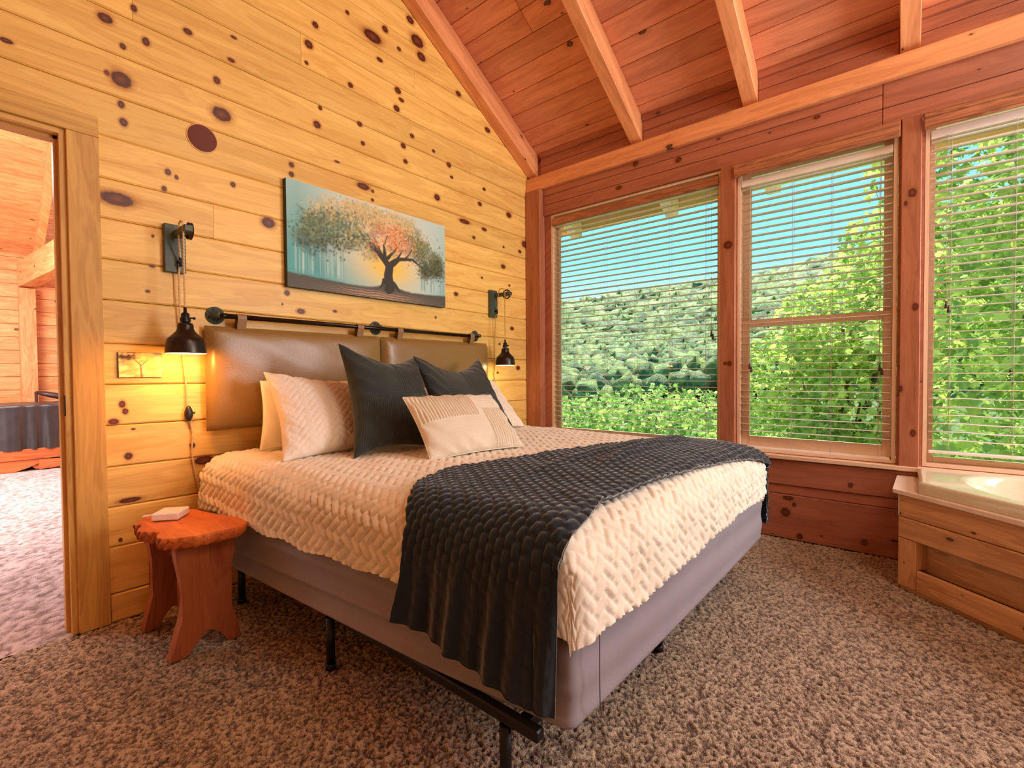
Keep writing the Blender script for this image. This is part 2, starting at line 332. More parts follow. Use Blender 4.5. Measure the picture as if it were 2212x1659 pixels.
def vcol_mat(name, rough=.55, spec=.3):
    m, b, N, L, o = M(name); at = N('Attribute'); at.attribute_name = 'Col'; L(at.outputs['Color'], b.inputs['Base Color']); b.inputs['Roughness'].default_value = rough; b.inputs['Specular IOR Level'].default_value = spec
    t = N('TexCoord'); n = N('TexNoise'); n.inputs['Scale'].default_value = 350; L(t.outputs['Object'], n.inputs['Vector']); bp = N('Bump'); bp.inputs['Strength'].default_value = .15; bp.inputs['Distance'].default_value = .001; L(n.outputs[0], bp.inputs['Height']); L(bp.outputs[0], b.inputs['Normal']); return m
PRINT = vcol_mat('canvas_print')
YW, XW = 2.6235, 3.413
# ------------------------------------------------------------ floor
def carpet(name, x0, x1, y0, y1, step, mat, parent, amp):
    nx, ny = int((x1-x0)/step), int((y1-y0)/step)
    X, Y = np.meshgrid(np.linspace(x0, x1, nx), np.linspace(y0, y1, ny), indexing='ij')
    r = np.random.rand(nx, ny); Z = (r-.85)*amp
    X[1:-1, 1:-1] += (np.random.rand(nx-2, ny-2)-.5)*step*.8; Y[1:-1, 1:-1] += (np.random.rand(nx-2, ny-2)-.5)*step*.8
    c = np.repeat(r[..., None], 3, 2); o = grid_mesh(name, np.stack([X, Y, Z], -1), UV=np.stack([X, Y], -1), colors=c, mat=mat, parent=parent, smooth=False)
    return props(o, kind='stuff')
floor = MB().bb(-2.8, 3.6, -2.8, 2.70, -.12, -.012).bb(-2.8, 3.6, 2.70, 9.4, -.12, -.014).build('floor', DARKGAP, kind='structure', label='brown flecked cut-pile carpet floor running under the bed')
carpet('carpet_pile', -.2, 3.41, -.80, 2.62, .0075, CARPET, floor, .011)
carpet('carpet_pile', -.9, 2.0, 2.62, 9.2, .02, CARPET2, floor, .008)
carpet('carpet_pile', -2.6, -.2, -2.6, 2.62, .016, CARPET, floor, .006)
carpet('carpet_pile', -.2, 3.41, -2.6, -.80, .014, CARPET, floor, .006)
# ------------------------------------------------------------ headboard wall: boards on a backing, with a doorway
SL = .553; CZ0 = 2.781+.553*3.448                       # rafter underside: z = CZ0 - SL*x ; ceiling boards .19 higher
def zceil(x): return min(CZ0+.19-SL*x, CZ0+.19-SL*.4-SL*(.4-x))
DX0, DX1, DZ = -.50, .345, 2.06
wl = MB(); wl.bb(DX1, 3.56, 2.645, 2.745, 0, 2.72).bb(-2.7, DX0, 2.645, 2.745, 0, 2.72).bb(DX0, DX1, 2.645, 2.745, DZ, 2.72)
wl.poly([(3.56, 2.645, 2.72), (3.56, 2.645, 2.99), (.4, 2.645, zceil(.4)), (-2.7, 2.645, 2.75), (-2.7, 2.645, 2.72)], (0, .1, 0))
wall_left = wl.build('wall_left', DARKGAP, kind='structure')
ZL = [.122, .325, .497, .672, .851, 1.026, 1.203, 1.389, 1.563, 1.735, 1.905, 2.083, 2.265, 2.445, 2.623, 2.80, 2.979, 3.157, 3.335, 3.512, 3.69, 3.868, 4.046, 4.224, 4.40]
ZR = [.10, .29, .465, .642, .820, 1.0, 1.18, 1.357, 1.54, 1.717, 1.899, 2.080]+ZL[12:]
def zat(i, x): return ZL[i]+(ZR[i]-ZL[i])*max(0, min(1, (x-.5)/2.8))
JOINT = {15: [1.331], 14: [.574], 9: [.874], 7: [.702], 16: [2.134], 12: [-.9], 13: [-1.5]}
def plank_xz(name, xa, xb, za0, za1, zb0, zb1, y, mat, parent, t=.019, ch=.006):
    """horizontal board on a y-facing wall; a = left end heights, b = right end heights; chamfered front edges"""
    s = MB(); off = random.random()*9
    sec = lambda x, z0, z1: [(x, y+t, z0), (x, y+ch, z0), (x, y, z0+ch), (x, y, z1-ch), (x, y+ch, z1), (x, y+t, z1)]
    A = [s.bm.verts.new(p) for p in sec(xa, za0, za1)]; B = [s.bm.verts.new(p) for p in sec(xb, zb0, zb1)]
    fs = [s.bm.faces.new((A[i], B[i], B[i+1], A[i+1])) for i in range(5)]+[s.bm.faces.new(A), s.bm.faces.new(B[::-1])]
    for f in fs:
        for l in f.loops: q = l.vert.co; l[s.uv].uv = (q.x+off, q.z+off*1.7+(q.y-y))
    return s.build(name, mat, parent)
G = .0012
for i in range(len(ZL)-1):
    z1 = ZL[i+1]
    xr = min(3.40, (CZ0+.19-z1)/SL) if z1 > 3.0 else 3.40
    xl = .447 if i < 11 else -2.4
    if z1 > 3.1: xl = max(-2.4, .4-(CZ0+.19-SL*.4-z1)/SL)
    if xr-xl < .2: continue
    cuts = [xl]+[c for c in JOINT.get(i, []) if xl < c < xr]+[xr]
    for a, b in zip(cuts, cuts[1:]):
        z0 = max(ZL[i], 2.145) if i == 11 and a < 0 and False else None
        plank_xz('plank', a+.0007, b-.0007, zat(i, a)+G, zat(i+1, a)-G, zat(i, b)+G, zat(i+1, b)-G, YW, PINE, wall_left)
    if i < 11: plank_xz('plank', -2.4, DX0-.083, ZL[i]+G, ZL[i+1]-G, ZL[i]+G, ZL[i+1]-G, YW, PINE, wall_left)
plank_xz('baseboard_left', .449, 3.40, 0, ZL[0]-.002, 0, ZR[0]-.002, YW-.003, PINE, None, t=.024)['kind'] = 'structure'
KN = [(0.526, 2.237, 0.011, 0.014), (0.533, 2.163, 0.013, 0.016), (0.921, 2.356, 0.04, 0.03), (0.504, 1.825, 0.054, 0.026), (0.691, 1.999, 0.011, 0.013), (0.724, 1.986, 0.007, 0.009), (0.675, 1.919, 0.009, 0.011), (0.966, 2.024, 0.011, 0.012), (0.623, 1.557, 0.01, 0.006), (0.604, 1.442, 0.008, 0.006), (0.48, 2.578, 0.023, 0.018), (0.529, 2.344, 0.033, 0.03), (0.62, 2.553, 0.013, 0.017), (0.537, 2.49, 0.01, 0.012), (0.187, 2.33, 0.016, 0.009), (0.481, 2.351, 0.008, 0.01), (0.579, 2.676, 0.011, 0.014), (0.783, 2.686, 0.017, 0.013), (0.984, 2.765, 0.013, 0.007), (0.97, 2.645, 0.015, 0.009), (0.902, 2.514, 0.014, 0.016), (1.377, 2.935, 0.022, 0.021), (1.362, 2.825, 0.011, 0.01), (1.418, 3.066, 0.017, 0.016), (1.8, 3.204, 0.06, 0.032), (1.896, 3.302, 0.021, 0.018), (2.101, 3.476, 0.028, 0.022), (1.624, 3.254, 0.012, 0.011), (2.005, 3.231, 0.015, 0.012), (1.851, 3.084, 0.021, 0.012), (1.99, 2.951, 0.023, 0.019), (1.979, 2.829, 0.022, 0.018), (2.019, 2.901, 0.019, 0.012), (1.44, 2.606, 0.011, 0.011), (1.638, 2.826, 0.016, 0.014), (1.419, 2.502, 0.02, 0.019), (1.698, 2.615, 0.016, 0.014), (1.719, 2.504, 0.013, 0.012), (1.541, 2.331, 0.015, 0.006), (1.266, 2.222, 0.013, 0.013), (1.265, 2.17, 0.013, 0.013), (1.718, 2.237, 0.04, 0.018), (1.783, 2.171, 0.01, 0.009), (2.326, 2.338, 0.024, 0.02), (1.785, 2.227, 0.01, 0.009), (1.229, 1.512, 0.013, 0.013), (1.305, 1.419, 0.021, 0.013), (1.512, 1.439, 0.012, 0.007), (2.03, 2.601, 0.019, 0.016), (2.105, 2.695, 0.016, 0.013), (2.298, 2.66, 0.013, 0.01), (2.047, 2.502, 0.016, 0.013), (2.445, 2.61, 0.02, 0.017), (2.471, 2.528, 0.014, 0.01), (2.826, 2.542, 0.016, 0.011), (2.195, 3.275, 0.033, 0.026), (2.55, 3.178, 0.024, 0.017), (2.873, 3.03, 0.028, 0.018), (2.16, 3.365, 0.05, 0.036), (2.775, 2.411, 0.021, 0.015), (3.133, 2.412, 0.03, 0.02), (2.602, 2.231, 0.05, 0.015), (2.822, 2.221, 0.026, 0.012), (2.703, 2.131, 0.016, 0.011), (3.352, 2.208, 0.04, 0.026), (3.279, 2.131, 0.02, 0.012), (3.054, 1.962, 0.024, 0.016), (3.061, 2.127, 0.012, 0.008), (2.504, 1.664, 0.019, 0.014), (2.791, 1.829, 0.011, 0.007), (3.132, 1.814, 0.012, 0.008), (1.136, 1.874, 0.031, 0.025), (0.504, 0.94, 0.011, 0.014), (0.514, 0.908, 0.01, 0.012), (0.473, 0.866, 0.017, 0.012), (0.521, 0.711, 0.013, 0.014), (0.764, 0.728, 0.01, 0.011), (0.813, 0.65, 0.04, 0.02), (0.54, 0.828, 0.007, 0.004), (0.522, 0.517, 0.036, 0.01), (0.486, 0.35, 0.006, 0.008), (3.164, 1.448, 0.022, 0.014), (3.243, 1.108, 0.024, 0.016), (2.999, 1.308, 0.012, 0.008), (2.972, 1.068, 0.012, 0.008), (1.202, 1.448, 0.005, 0.005), (0.628, 1.693, 0.005, 0.006), (-.2, 2.62, .02, .016), (2.3, 1.47, .008, .008)]
def knots(name, lst, axis, pos, parent, ax=(0, 2)):
    """knot stains: discs lying flat on the boards; lst = (a, b, ra, rb)"""
    s = MB()
    for k, (a, b, ra, rb) in enumerate(lst):
        n = 12; c = [0, 0, 0]; R = 1.9
        def pt(t, r):
            p = [0, 0, 0]; p[axis] = pos[0]+pos[1]*(k % 5)*.00006; p[ax[0]] = a+math.cos(t)*ra*r; p[ax[1]] = b+math.sin(t)*rb*r; return p
        cv = s.bm.verts.new(pt(0, 0)); ring = [s.bm.verts.new(pt(2*PI*i/n, R)) for i in range(n)]
        for i in range(n):
            f = s.bm.faces.new((cv, ring[i], ring[(i+1) % n])); 
            for l, t in zip(f.loops, (None, i, i+1)): l[s.uv].uv = (0, 0) if t is None else (math.cos(2*PI*t/n), math.sin(2*PI*t/n))
    return s.build(name, KNOT, parent, kind='stuff')
knots('knots', KN, 1, (YW-.0006, -1), wall_left)
# door casing and jamb (doorway to the side room)
dr = MB().bb(DX1, DX1+.101, YW-.012, YW+.02, 0, DZ, grain=2, bevel=.002).build('door_1', PINE_TRIM, kind='structure', label='pine cased doorway into the side room')
MB().bb(DX0-.084, DX0, YW-.012, YW+.02, 0, DZ, grain=2, bevel=.002).build('casing', PINE_TRIM, dr)
MB().bb(DX0-.084, DX1+.101, YW-.012, YW+.02, DZ+.001, DZ+.085, bevel=.002).build('head_casing', PINE_TRIM, dr)
MB().bb(DX1-.0, DX1-.02, YW+.004, 2.76, 0, DZ-.0, grain=2).bb(DX1-.02, DX1-.033, YW+.045, YW+.085, 0, DZ-.02, grain=2).build('jamb', PINE_TRIM, dr)
MB().bb(DX0, DX0+.02, YW+.004, 2.76, 0, DZ, grain=2).build('jamb', PINE_TRIM, dr)
MB().bb(DX0+.02, DX1-.02, YW+.004, 2.76, DZ-.02, DZ).bb(DX0+.02, DX1-.02, YW+.045, YW+.085, DZ-.033, DZ-.02).build('head_jamb', PINE_TRIM, dr)
MB().bb(DX1-.0225, DX1-.020, YW+.015, YW+.04, .90, .985, bevel=.001).build('strike_plate', BLACK, dr)
# round speaker grille
sp = thing('wall_speaker', (.833, YW, 2.205), 'round brown speaker grille set flush high in the pine wall near the doorway', 'speaker')
MB().lathe((.833, YW, 2.205), [(0, .006), (.03, .0055), (.060, .004), (.062, .003), (.062, -.01)], axis='Y', n=40).build('grille', SPK, sp)
MB().lathe((.833, YW, 2.205), [(.0625, -.005), (.0625, .004), (.066, .004), (.068, .001), (.068, -.005)], axis='Y', n=40).build('rim', SPKR, sp)
# ------------------------------------------------------------ window wall
WIN = [(.982, 2.395, .535, 2.435), (.045, .878, .535, 2.435), (-.96, -.070, .535, 2.435)]
wr = MB()
wr.bb(3.433, 3.55, -2.8, 2.74, 0, .533).bb(3.433, 3.55, -2.8, 2.74, 2.437, 3.02)
for a, b in ((2.397, 2.74), (.880, .980), (-.068, .043), (-2.8, -.962)): wr.bb(3.433, 3.55, a, b, .533, 2.437)
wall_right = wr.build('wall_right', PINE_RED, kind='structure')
def boardY(name, y0, y1, z0, z1, x, mat, parent, t=.022, bev=.003, grain=1):
    return MB().bb(x, x+t, y0, y1, z0, z1, bevel=bev, grain=grain).build(name, mat, parent)
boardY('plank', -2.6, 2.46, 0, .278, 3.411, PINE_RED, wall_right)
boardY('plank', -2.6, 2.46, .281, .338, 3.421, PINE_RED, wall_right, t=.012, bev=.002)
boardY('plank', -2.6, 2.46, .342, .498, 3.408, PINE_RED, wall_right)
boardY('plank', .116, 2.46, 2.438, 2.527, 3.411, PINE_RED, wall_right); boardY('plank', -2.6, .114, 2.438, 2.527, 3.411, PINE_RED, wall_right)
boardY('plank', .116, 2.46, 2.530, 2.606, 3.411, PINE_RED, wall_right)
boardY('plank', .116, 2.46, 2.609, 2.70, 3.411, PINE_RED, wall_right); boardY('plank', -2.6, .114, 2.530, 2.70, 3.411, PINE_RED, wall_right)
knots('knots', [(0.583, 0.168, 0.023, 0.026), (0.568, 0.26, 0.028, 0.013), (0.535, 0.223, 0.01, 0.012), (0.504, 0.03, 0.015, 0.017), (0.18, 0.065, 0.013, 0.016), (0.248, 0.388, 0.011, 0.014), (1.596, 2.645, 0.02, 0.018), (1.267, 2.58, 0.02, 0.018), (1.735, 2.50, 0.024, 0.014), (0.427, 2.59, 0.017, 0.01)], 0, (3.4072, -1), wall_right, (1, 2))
# frieze between the rafters
for a, b in ((1.64, 2.49), (.84, 1.54), (.045, .75), (-.75, -.045), (-2.6, -.84)):
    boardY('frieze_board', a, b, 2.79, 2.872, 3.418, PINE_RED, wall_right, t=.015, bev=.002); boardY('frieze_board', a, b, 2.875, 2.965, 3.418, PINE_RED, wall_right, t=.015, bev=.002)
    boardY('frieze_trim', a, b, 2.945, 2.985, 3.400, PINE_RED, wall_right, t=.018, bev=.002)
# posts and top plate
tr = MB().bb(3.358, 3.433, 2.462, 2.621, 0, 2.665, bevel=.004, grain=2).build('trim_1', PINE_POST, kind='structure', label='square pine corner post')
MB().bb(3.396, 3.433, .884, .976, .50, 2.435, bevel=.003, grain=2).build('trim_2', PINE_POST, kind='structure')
MB().bb(3.396, 3.433, -.055, .030, .50, 2.435, bevel=.003, grain=2).build('trim_3', PINE_POST, kind='structure')
knots('knots', [(0.928, 1.911, 0.026, 0.024), (0.917, 1.117, 0.014, 0.015), (0.945, 1.118, 0.010, 0.011)], 0, (3.3955, -1), bpy.data.objects['trim_2'], (1, 2))
knots('knots', [(-0.017, 2.025, 0.017, 0.023), (-0.034, 1.406, 0.012, 0.020), (-0.030, 0.717, 0.012, 0.018)], 0, (3.3955, -1), bpy.data.objects['trim_3'], (1, 2))
MB().bb(3.373, 3.433, -2.6, 2.621, 2.666, 2.783, bevel=.004, grain=1).build('trim_4', PINE_RAFT, kind='structure', label='pine top plate carrying the rafters')
MB().bb(3.385, 3.46, -2.6, 2.46, .505, .530, bevel=.003, grain=1).build('trim_5', PINE_SASH, kind='structure', label='narrow pine window stool')
# windows
def window(n, y0, y1, z0, z1, kind):
    fr = MB(); x0, x1 = 3.434, 3.546
    fr.bb(x0, x1, y0, y0+.018, z0, z1, grain=2).bb(x0, x1, y1-.018, y1, z0, z1, grain=2).bb(x0, x1, y0+.018, y1-.018, z1-.018, z1, grain=1).bb(x0, x1, y0+.018, y1-.018, z0, z0+.018, grain=1)
    w = fr.build('window_%d' % n, PINE_SASH, kind='structure')
    a, b, c, d = y0+.018, y1-.018, z0+.018, z1-.018
    def sash(name, xc, za, zb, st=.045, bot=.06, top=.045):
        s = MB(); s.bb(xc-.016, xc+.016, a, a+st, za, zb, grain=2, bevel=.003).bb(xc-.016, xc+.016, b-st, b, za, zb, grain=2, bevel=.003)
        s.bb(xc-.016, xc+.016, a+st, b-st, za, za+bot, grain=1, bevel=.003).bb(xc-.016, xc+.016, a+st, b-st, zb-top, zb, grain=1, bevel=.003)
        o = s.build(name, PINE_SASH, w); MB().bb(xc-.002, xc+.002, a+st-.004, b-st+.004, za+bot-.004, zb-top+.004).build('pane', GLASS, o); return o
    if kind == 'fixed': sash('sash', 3.512, c, d, .026, .03, .03)
    else:
        zm = 1.385
        sash('lower_sash', 3.496, c, zm+.022, .045, .075, .05); sash('upper_sash', 3.530, zm-.022, d, .045, .045, .045)
    return w
window(1, *WIN[0], 'fixed'); window(2, *WIN[1], 'hung'); window(3, *WIN[2], 'fixed')
# ------------------------------------------------------------ blinds (hanging in the openings; top-level things)
def blind(y0, y1, zt, zb, label, val, cords, tassels, sag=0):
    t = thing('window_blind', (3.46, (y0+y1)/2, zt), label, 'blind', 'wooden slat blinds in the bedroom windows')
    n = int((zt-.05-zb-.03)/.0445); L_ = y1-y0-.006
    P = np.zeros((13, 3, 3)); ys = np.linspace(-L_/2, L_/2, 13)
    for k, xx in enumerate((-.025, 0, .025)): P[:, k, 0] = xx; P[:, k, 1] = ys; P[:, k, 2] = .0012*(k == 1)
    yc = (y0+y1)/2
    def slatmesh(sg):
        Q = P.copy(); Q[:, :, 2] -= sg*np.abs(np.sin(ys/L_*PI*3))[:, None]*.5
        top = Q.copy(); bot = Q.copy(); bot[:, :, 2] -= .0026
        V = np.concatenate([top.reshape(-1, 3), bot.reshape(-1, 3)]); idx = np.arange(39).reshape(13, 3); F_ = []
        for i in range(12):
            for k in range(2): F_ += [(idx[i, k], idx[i+1, k], idx[i+1, k+1], idx[i, k+1]), (idx[i, k]+39, idx[i, k+1]+39, idx[i+1, k+1]+39, idx[i+1, k]+39)]
            F_ += [(idx[i, 0], idx[i, 0]+39, idx[i+1, 0]+39, idx[i+1, 0]), (idx[i, 2], idx[i+1, 2], idx[i+1, 2]+39, idx[i, 2]+39)]
        F_ += [(0, 1, 40, 39), (1, 2, 41, 40), (36, 75, 76, 37), (37, 76, 77, 38)]
        return V, np.array(F_)
    V, F_ = slatmesh(0); V2 = V+np.array([3.460, yc, zt-.06])
    s0 = raw_mesh('slat', V2, F_, None, None, BLIND, t, smooth=False, origin=(3.460, yc, zt-.06))
    V, F_ = slatmesh(sag); V2 = V+np.array([3.460, yc, zt-.10])
    s1 = None
    for k in range(1, n):
        d = -.0445*k; z = zt-.06+d
        if sag and z < .95:
            if s1 is None: s1 = raw_mesh('slat', V+np.array([3.460, yc, z]), F_, None, None, BLIND, t, smooth=False, origin=(3.460, yc, z)); zs = z; continue
            o = copyo(s1, t, (0, 0, z-zs))
        else: o = copyo(s0, t, (0, 0, d))
        o.rotation_euler = (0, math.radians(random.uniform(-2.0, 2.0)), 0)
    MB().bb(3.437, 3.483, y0, y1, zt-.045, zt, bevel=.003).build('headrail', BLIND, t)
    MB().bb(3.438, 3.482, y0+.003, y1-.003, zb-.012, zb+.004, bevel=.003).build('bottom_rail', BLIND, t)
    if val == 'flat': MB().bb(3.418, 3.433, y0-.004, y1+.004, 2.338, 2.398, bevel=.003, grain=1).build('valance', VALANCE, t)
    else: MB().bb(3.372, 3.395, y0-.030, y1+.030, 2.342, 2.426, bevel=.003, grain=1).bb(3.366, 3.374, y0-.030, y1+.030, 2.396, 2.420, bevel=.003, grain=1).bb(3.366, 3.374, y0-.030, y1+.030, 2.350, 2.368, bevel=.003, grain=1).build('valance', VALANCE, t)
    for c in cords:
        yy = y0+(y1-y0)*c; s = MB()
        for dx in (-.0265, .0265): s.tube([(3.460+dx, yy, zb), (3.460+dx, yy, zt-.04)], .0008, 4, False)
        s.tube([(3.460, yy+.006, zb), (3.460, yy+.006, zt-.04)], .0006, 4, False); s.build('ladder_cord', BLINDC, t)
    for yy, z in tassels:
        c = MB().tube([(3.430, yy, z+.03), (3.431, yy+.003, (z+zt)/2), (3.438, yy, zt-.03)], .001, 5).tube([(3.430, yy-.008, z+.01), (3.431, yy-.003, z+.09)], .001, 5).build('pull_cord', BLINDC, t)
        MB().lathe((3.430, yy, z-.012), [(0, 0), (.0085, .001), (.0075, .012), (.0045, .035), (0, .042)], n=10).lathe((3.430, yy-.010, z-.035), [(0, 0), (.0085, .001), (.0075, .012), (.0045, .035), (0, .042)], n=10).build('tassel', DARKWOOD, c)
blind(1.002, 2.372, 2.392, .56, 'wide wooden blind with open slats in the window beside the headboard wall', 'flat', (.06, .25, .45, .64, .93), [(1.045, 1.32)])
blind(.066, .857, 2.330, .56, 'wooden blind with open slats in the middle window, above the foot of the bed', 'molded', (.07, .36, .62, .93), [(.80, 1.09), (.118, 1.07)])
blind(-.938, -.092, 2.350, .62, 'wooden blind with bowed lower slats in the window above the bathtub', 'molded', (.10, .30, .62, .9), [(-.16, 1.40)], sag=.010)
# ------------------------------------------------------------ ceiling boards and rafters
ang = math.atan(SL); nx_, nz_ = math.sin(ang), math.cos(ang)      # normal of the slope (pointing down into the room is -)
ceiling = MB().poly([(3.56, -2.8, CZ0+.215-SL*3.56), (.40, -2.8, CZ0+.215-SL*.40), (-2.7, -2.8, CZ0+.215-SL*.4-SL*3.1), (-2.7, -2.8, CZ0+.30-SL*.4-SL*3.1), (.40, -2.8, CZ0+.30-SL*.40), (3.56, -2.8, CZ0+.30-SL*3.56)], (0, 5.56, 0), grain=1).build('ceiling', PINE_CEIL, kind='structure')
Rsl = Matrix(((math.cos(ang), 0, math.sin(ang)), (0, 1, 0), (-math.sin(ang), 0, math.cos(ang))))
w = .1555; k = 0; s_ = 0.02
while True:
    xc = 3.50-(s_+w/2)*math.cos(ang)
    if xc < .48: break
    z = CZ0+.19+.010-SL*xc
    cut = [-2.62, random.choice([-1.2, -.8, 0, .79]), random.choice([1.59, .79+.8, 2.0, .0+.79]), 2.64]; cut = sorted(set(cut))
    for a, b in zip(cut, cut[1:]):
        if b-a < .3: continue
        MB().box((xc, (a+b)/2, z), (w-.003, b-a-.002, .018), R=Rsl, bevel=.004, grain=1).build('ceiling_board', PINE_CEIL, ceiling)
    s_ += w
RY = [(2.525, 2.621), (1.545, 1.636), (.752, .842), (-.045, .042), (-.84, -.753)]
RL = ['pine rafter running up against the headboard wall', 'second pine rafter from the headboard wall, with a split on its side', 'third pine rafter from the headboard wall, with a dark knot below', 'pine rafter above the right end of the bed, nearly end-on', 'pine rafter farthest from the headboard wall']
for (a, b), lb in zip(RY, RL):
    Lr = 3.30/math.cos(ang)
    xa, xb = 3.43, .42
    pts = [(xa, a, CZ0-SL*xa), (xb, a, CZ0-SL*xb), (xb, a, CZ0-SL*xb+.188), (xa, a, CZ0-SL*xa+.188)]
    s = MB(); s.poly(pts, (0, b-a, 0))
    bmesh.ops.bevel(s.bm, geom=s.bm.edges[:], offset=.004, segments=1, affect='EDGES')
    for f in s.bm.faces:
        for l in f.loops: q = l.vert.co; l[s.uv].uv = (q.x*1.14+a*3, q.y+(q.z+SL*q.x)*1.2)
    props(s.build('rafter', PINE_RAFT), lb, 'rafter', 'exposed ceiling rafters')
# outside: eave, soffit, rafter tails, siding
ev = thing('roof_eave', (3.85, .4, 2.7), 'cream boarded eave seen above the windows outside', 'eave')
for i in range(5):
    xc = 3.62+i*.12; MB().box((xc, .6, CZ0+.195-SL*xc), (.135, 9.0, .018), R=Rsl, bevel=.003, grain=1).build('soffit_board', SOFFIT, ev)
MB().bb(4.165, 4.19, -4, 5.1, 2.50, 2.66, grain=1).build('fascia', SOFFIT, ev)
for yc in (3.38, 2.57, 1.59, .797, 0, -.797, -1.59):
    pts = [(3.56, yc-.045, CZ0-SL*3.56), (4.10, yc-.045, CZ0-SL*4.10), (4.16, yc-.045, CZ0-SL*4.16+.05), (4.16, yc-.045, CZ0-SL*4.16+.18), (3.56, yc-.045, CZ0-SL*3.56+.18)]
    MB().poly(pts, (0, .09, 0)).build('rafter_tail', SOFFIT, ev)
# closing walls behind the camera
for nm, bx in (('wall_back', (-2.7, 3.56, -2.8, -2.62, 0, 3.0)), ('wall_front', (-2.8, -2.62, -2.8, 9.3, 0, 3.2))):
    MB().bb(*bx).build(nm, PINE, kind='structure')
MB().poly([(3.56, -2.62, 3.0), (.4, -2.62, zceil(.4)), (-2.7, -2.62, 3.0)], (0, -.1, 0)).build('wall_gable', PINE, kind='structure')
# ------------------------------------------------------------ side room
YF = 9.2
wf = MB().bb(-2.62, 3.6, YF+.02, YF+.14, 0, 5.2).build('wall_far', DARKGAP, kind='structure')
z = 0
while z < 4.8:
    plank_xz('plank', -1.0 if z < 2.7 else .85, 1.99, z+G, z+.176, z+G, z+.176, YF, PINE_SIDE, wf); z += .178
MB().bb(2.0, 2.12, 2.76, YF, 0, 4.6).build('wall_side', PINE_SIDE, kind='structure')
MB().bb(.69, .85, YF-.16, YF-.002, 0, 2.25, bevel=.004, grain=2).build('trim_6', PINE_SIDE, kind='structure')
tb = MB().poly([(.69, YF-.01, 2.27), (.69, YF-.01, 2.60), (1.01, 5.4, 2.60), (1.01, 5.4, 2.27)], (.15, 0, 0), grain=1)
props(tb.build('tie_beam', PINE_SIDE), 'pine tie beam on a post, seen through the doorway', 'beam')
def zc2(y): return 2.72+(YF-y)*.577
a2 = math.atan(.577); R2 = Matrix(((1, 0, 0), (0, math.cos(a2), math.sin(a2)), (0, -math.sin(a2), math.cos(a2))))
c2 = MB().poly([(-2.7, YF+.1, zc2(YF)+.04), (-2.7, 6.0, zc2(6.0)+.04), (-2.7, 2.75, zc2(6.0)-.6), (-2.7, 2.75, zc2(6.0)-.5), (-2.7, 6.0, zc2(6.0)+.14), (-2.7, YF+.1, zc2(YF)+.14)], (3.6, 0, 0)).build('ceiling_side', PINE_SIDE, kind='structure')
for i in range(16):
    yc = YF-.08-i*.20; MB().box((-.08, yc, zc2(yc)+.015), (1.9, .228, .02), R=R2, bevel=.004, grain=0).build('ceiling_board', PINE_SIDE, c2)
s = MB(); s.poly([(.84, YF, zc2(YF)-.16), (.84, 6.0, zc2(6)-.16), (.84, 6.0, zc2(6)), (.84, YF, zc2(YF))], (.08, 0, 0), grain=1)
props(s.build('rafter', PINE_SIDE), 'sloping rafter seen at the upper right of the doorway', 'rafter')
# black covered table and a chair behind it
tbx = thing('covered_table', (.2, 8.1, 0), 'long table under a black vinyl cover on a reddish scroll-foot base, through the doorway', 'table')
P = np.zeros((90, 26, 3)); U = np.linspace(-1.5, 1.42, 90)
for j in range(26):
    if j < 8: yy = 8.6-(8.6-7.62)*j/7; zz = np.full(90, .745); ampl = .003
    else: q = (j-8)/17; yy = 7.60; zz = np.full(90, .742-.50*q); ampl = .004+.018*q
    wv = np.sin(U*31+np.sin(U*9)*2)+.6*np.sin(U*57+1.3)+.5*np.sin(U*13+j*.1)
    P[:, j, 0] = U; P[:, j, 1] = yy-(ampl*wv if j >= 8 else 0); P[:, j, 2] = zz+(ampl*wv*.4 if j < 8 else 0)
grid_mesh('cover', P, UV=P[..., :2], mat=VINYL, parent=tbx)
MB().bb(-1.5, 1.4, 7.66, 8.6, .20, .70).bb(-1.5, 1.4, 7.60, 8.55, .13, .25, bevel=.006).build('base', REDWOOD, tbx)
f = MB().lathe((.70, 7.64, .065), [(0, 0), (.035, 0), (.055, .0), (.055, -.5), (0, -.5)], axis='Y', n=20)
f.poly([(.70, 7.60, .01), (1.5, 7.60, .05), (1.5, 7.60, .12), (1.0, 7.60, .115), (.70, 7.60, .12)], (0, .4, 0)).poly([(-1.5, 7.62, .0), (.5, 7.62, .0), (.62, 7.62, .04), (.80, 7.62, .125), (-1.5, 7.62, .135)], (0, .4, 0))
f.build('scroll_foot', REDWOOD, tbx)
ch = thing('curved_chair', (.95, 8.95, 0), 'dark wooden chair with curved back rail, behind the black covered table', 'chair')
MB().tube([(.80, 8.78, .86), (.90, 8.75, .835), (1.02, 8.73, .80), (1.2, 8.72, .77), (1.4, 8.74, .77)], [.02, .035, .04, .04, .04], 8).build('back_rail', DARKWOOD, ch)
for x in (.80, 1.4): MB().tube([(x, 8.77, 0), (x, 8.77, .87 if x < 1 else .8)], .016, 8).build('leg', DARKWOOD, ch)
for x in (.84, 1.36): MB().tube([(x, 9.1, 0), (x, 9.1, .45)], .016, 8).build('leg', DARKWOOD, ch)
MB().bb(.79, 1.41, 8.76, 9.13, .44, .48, bevel=.01).build('seat', DARKWOOD, ch)
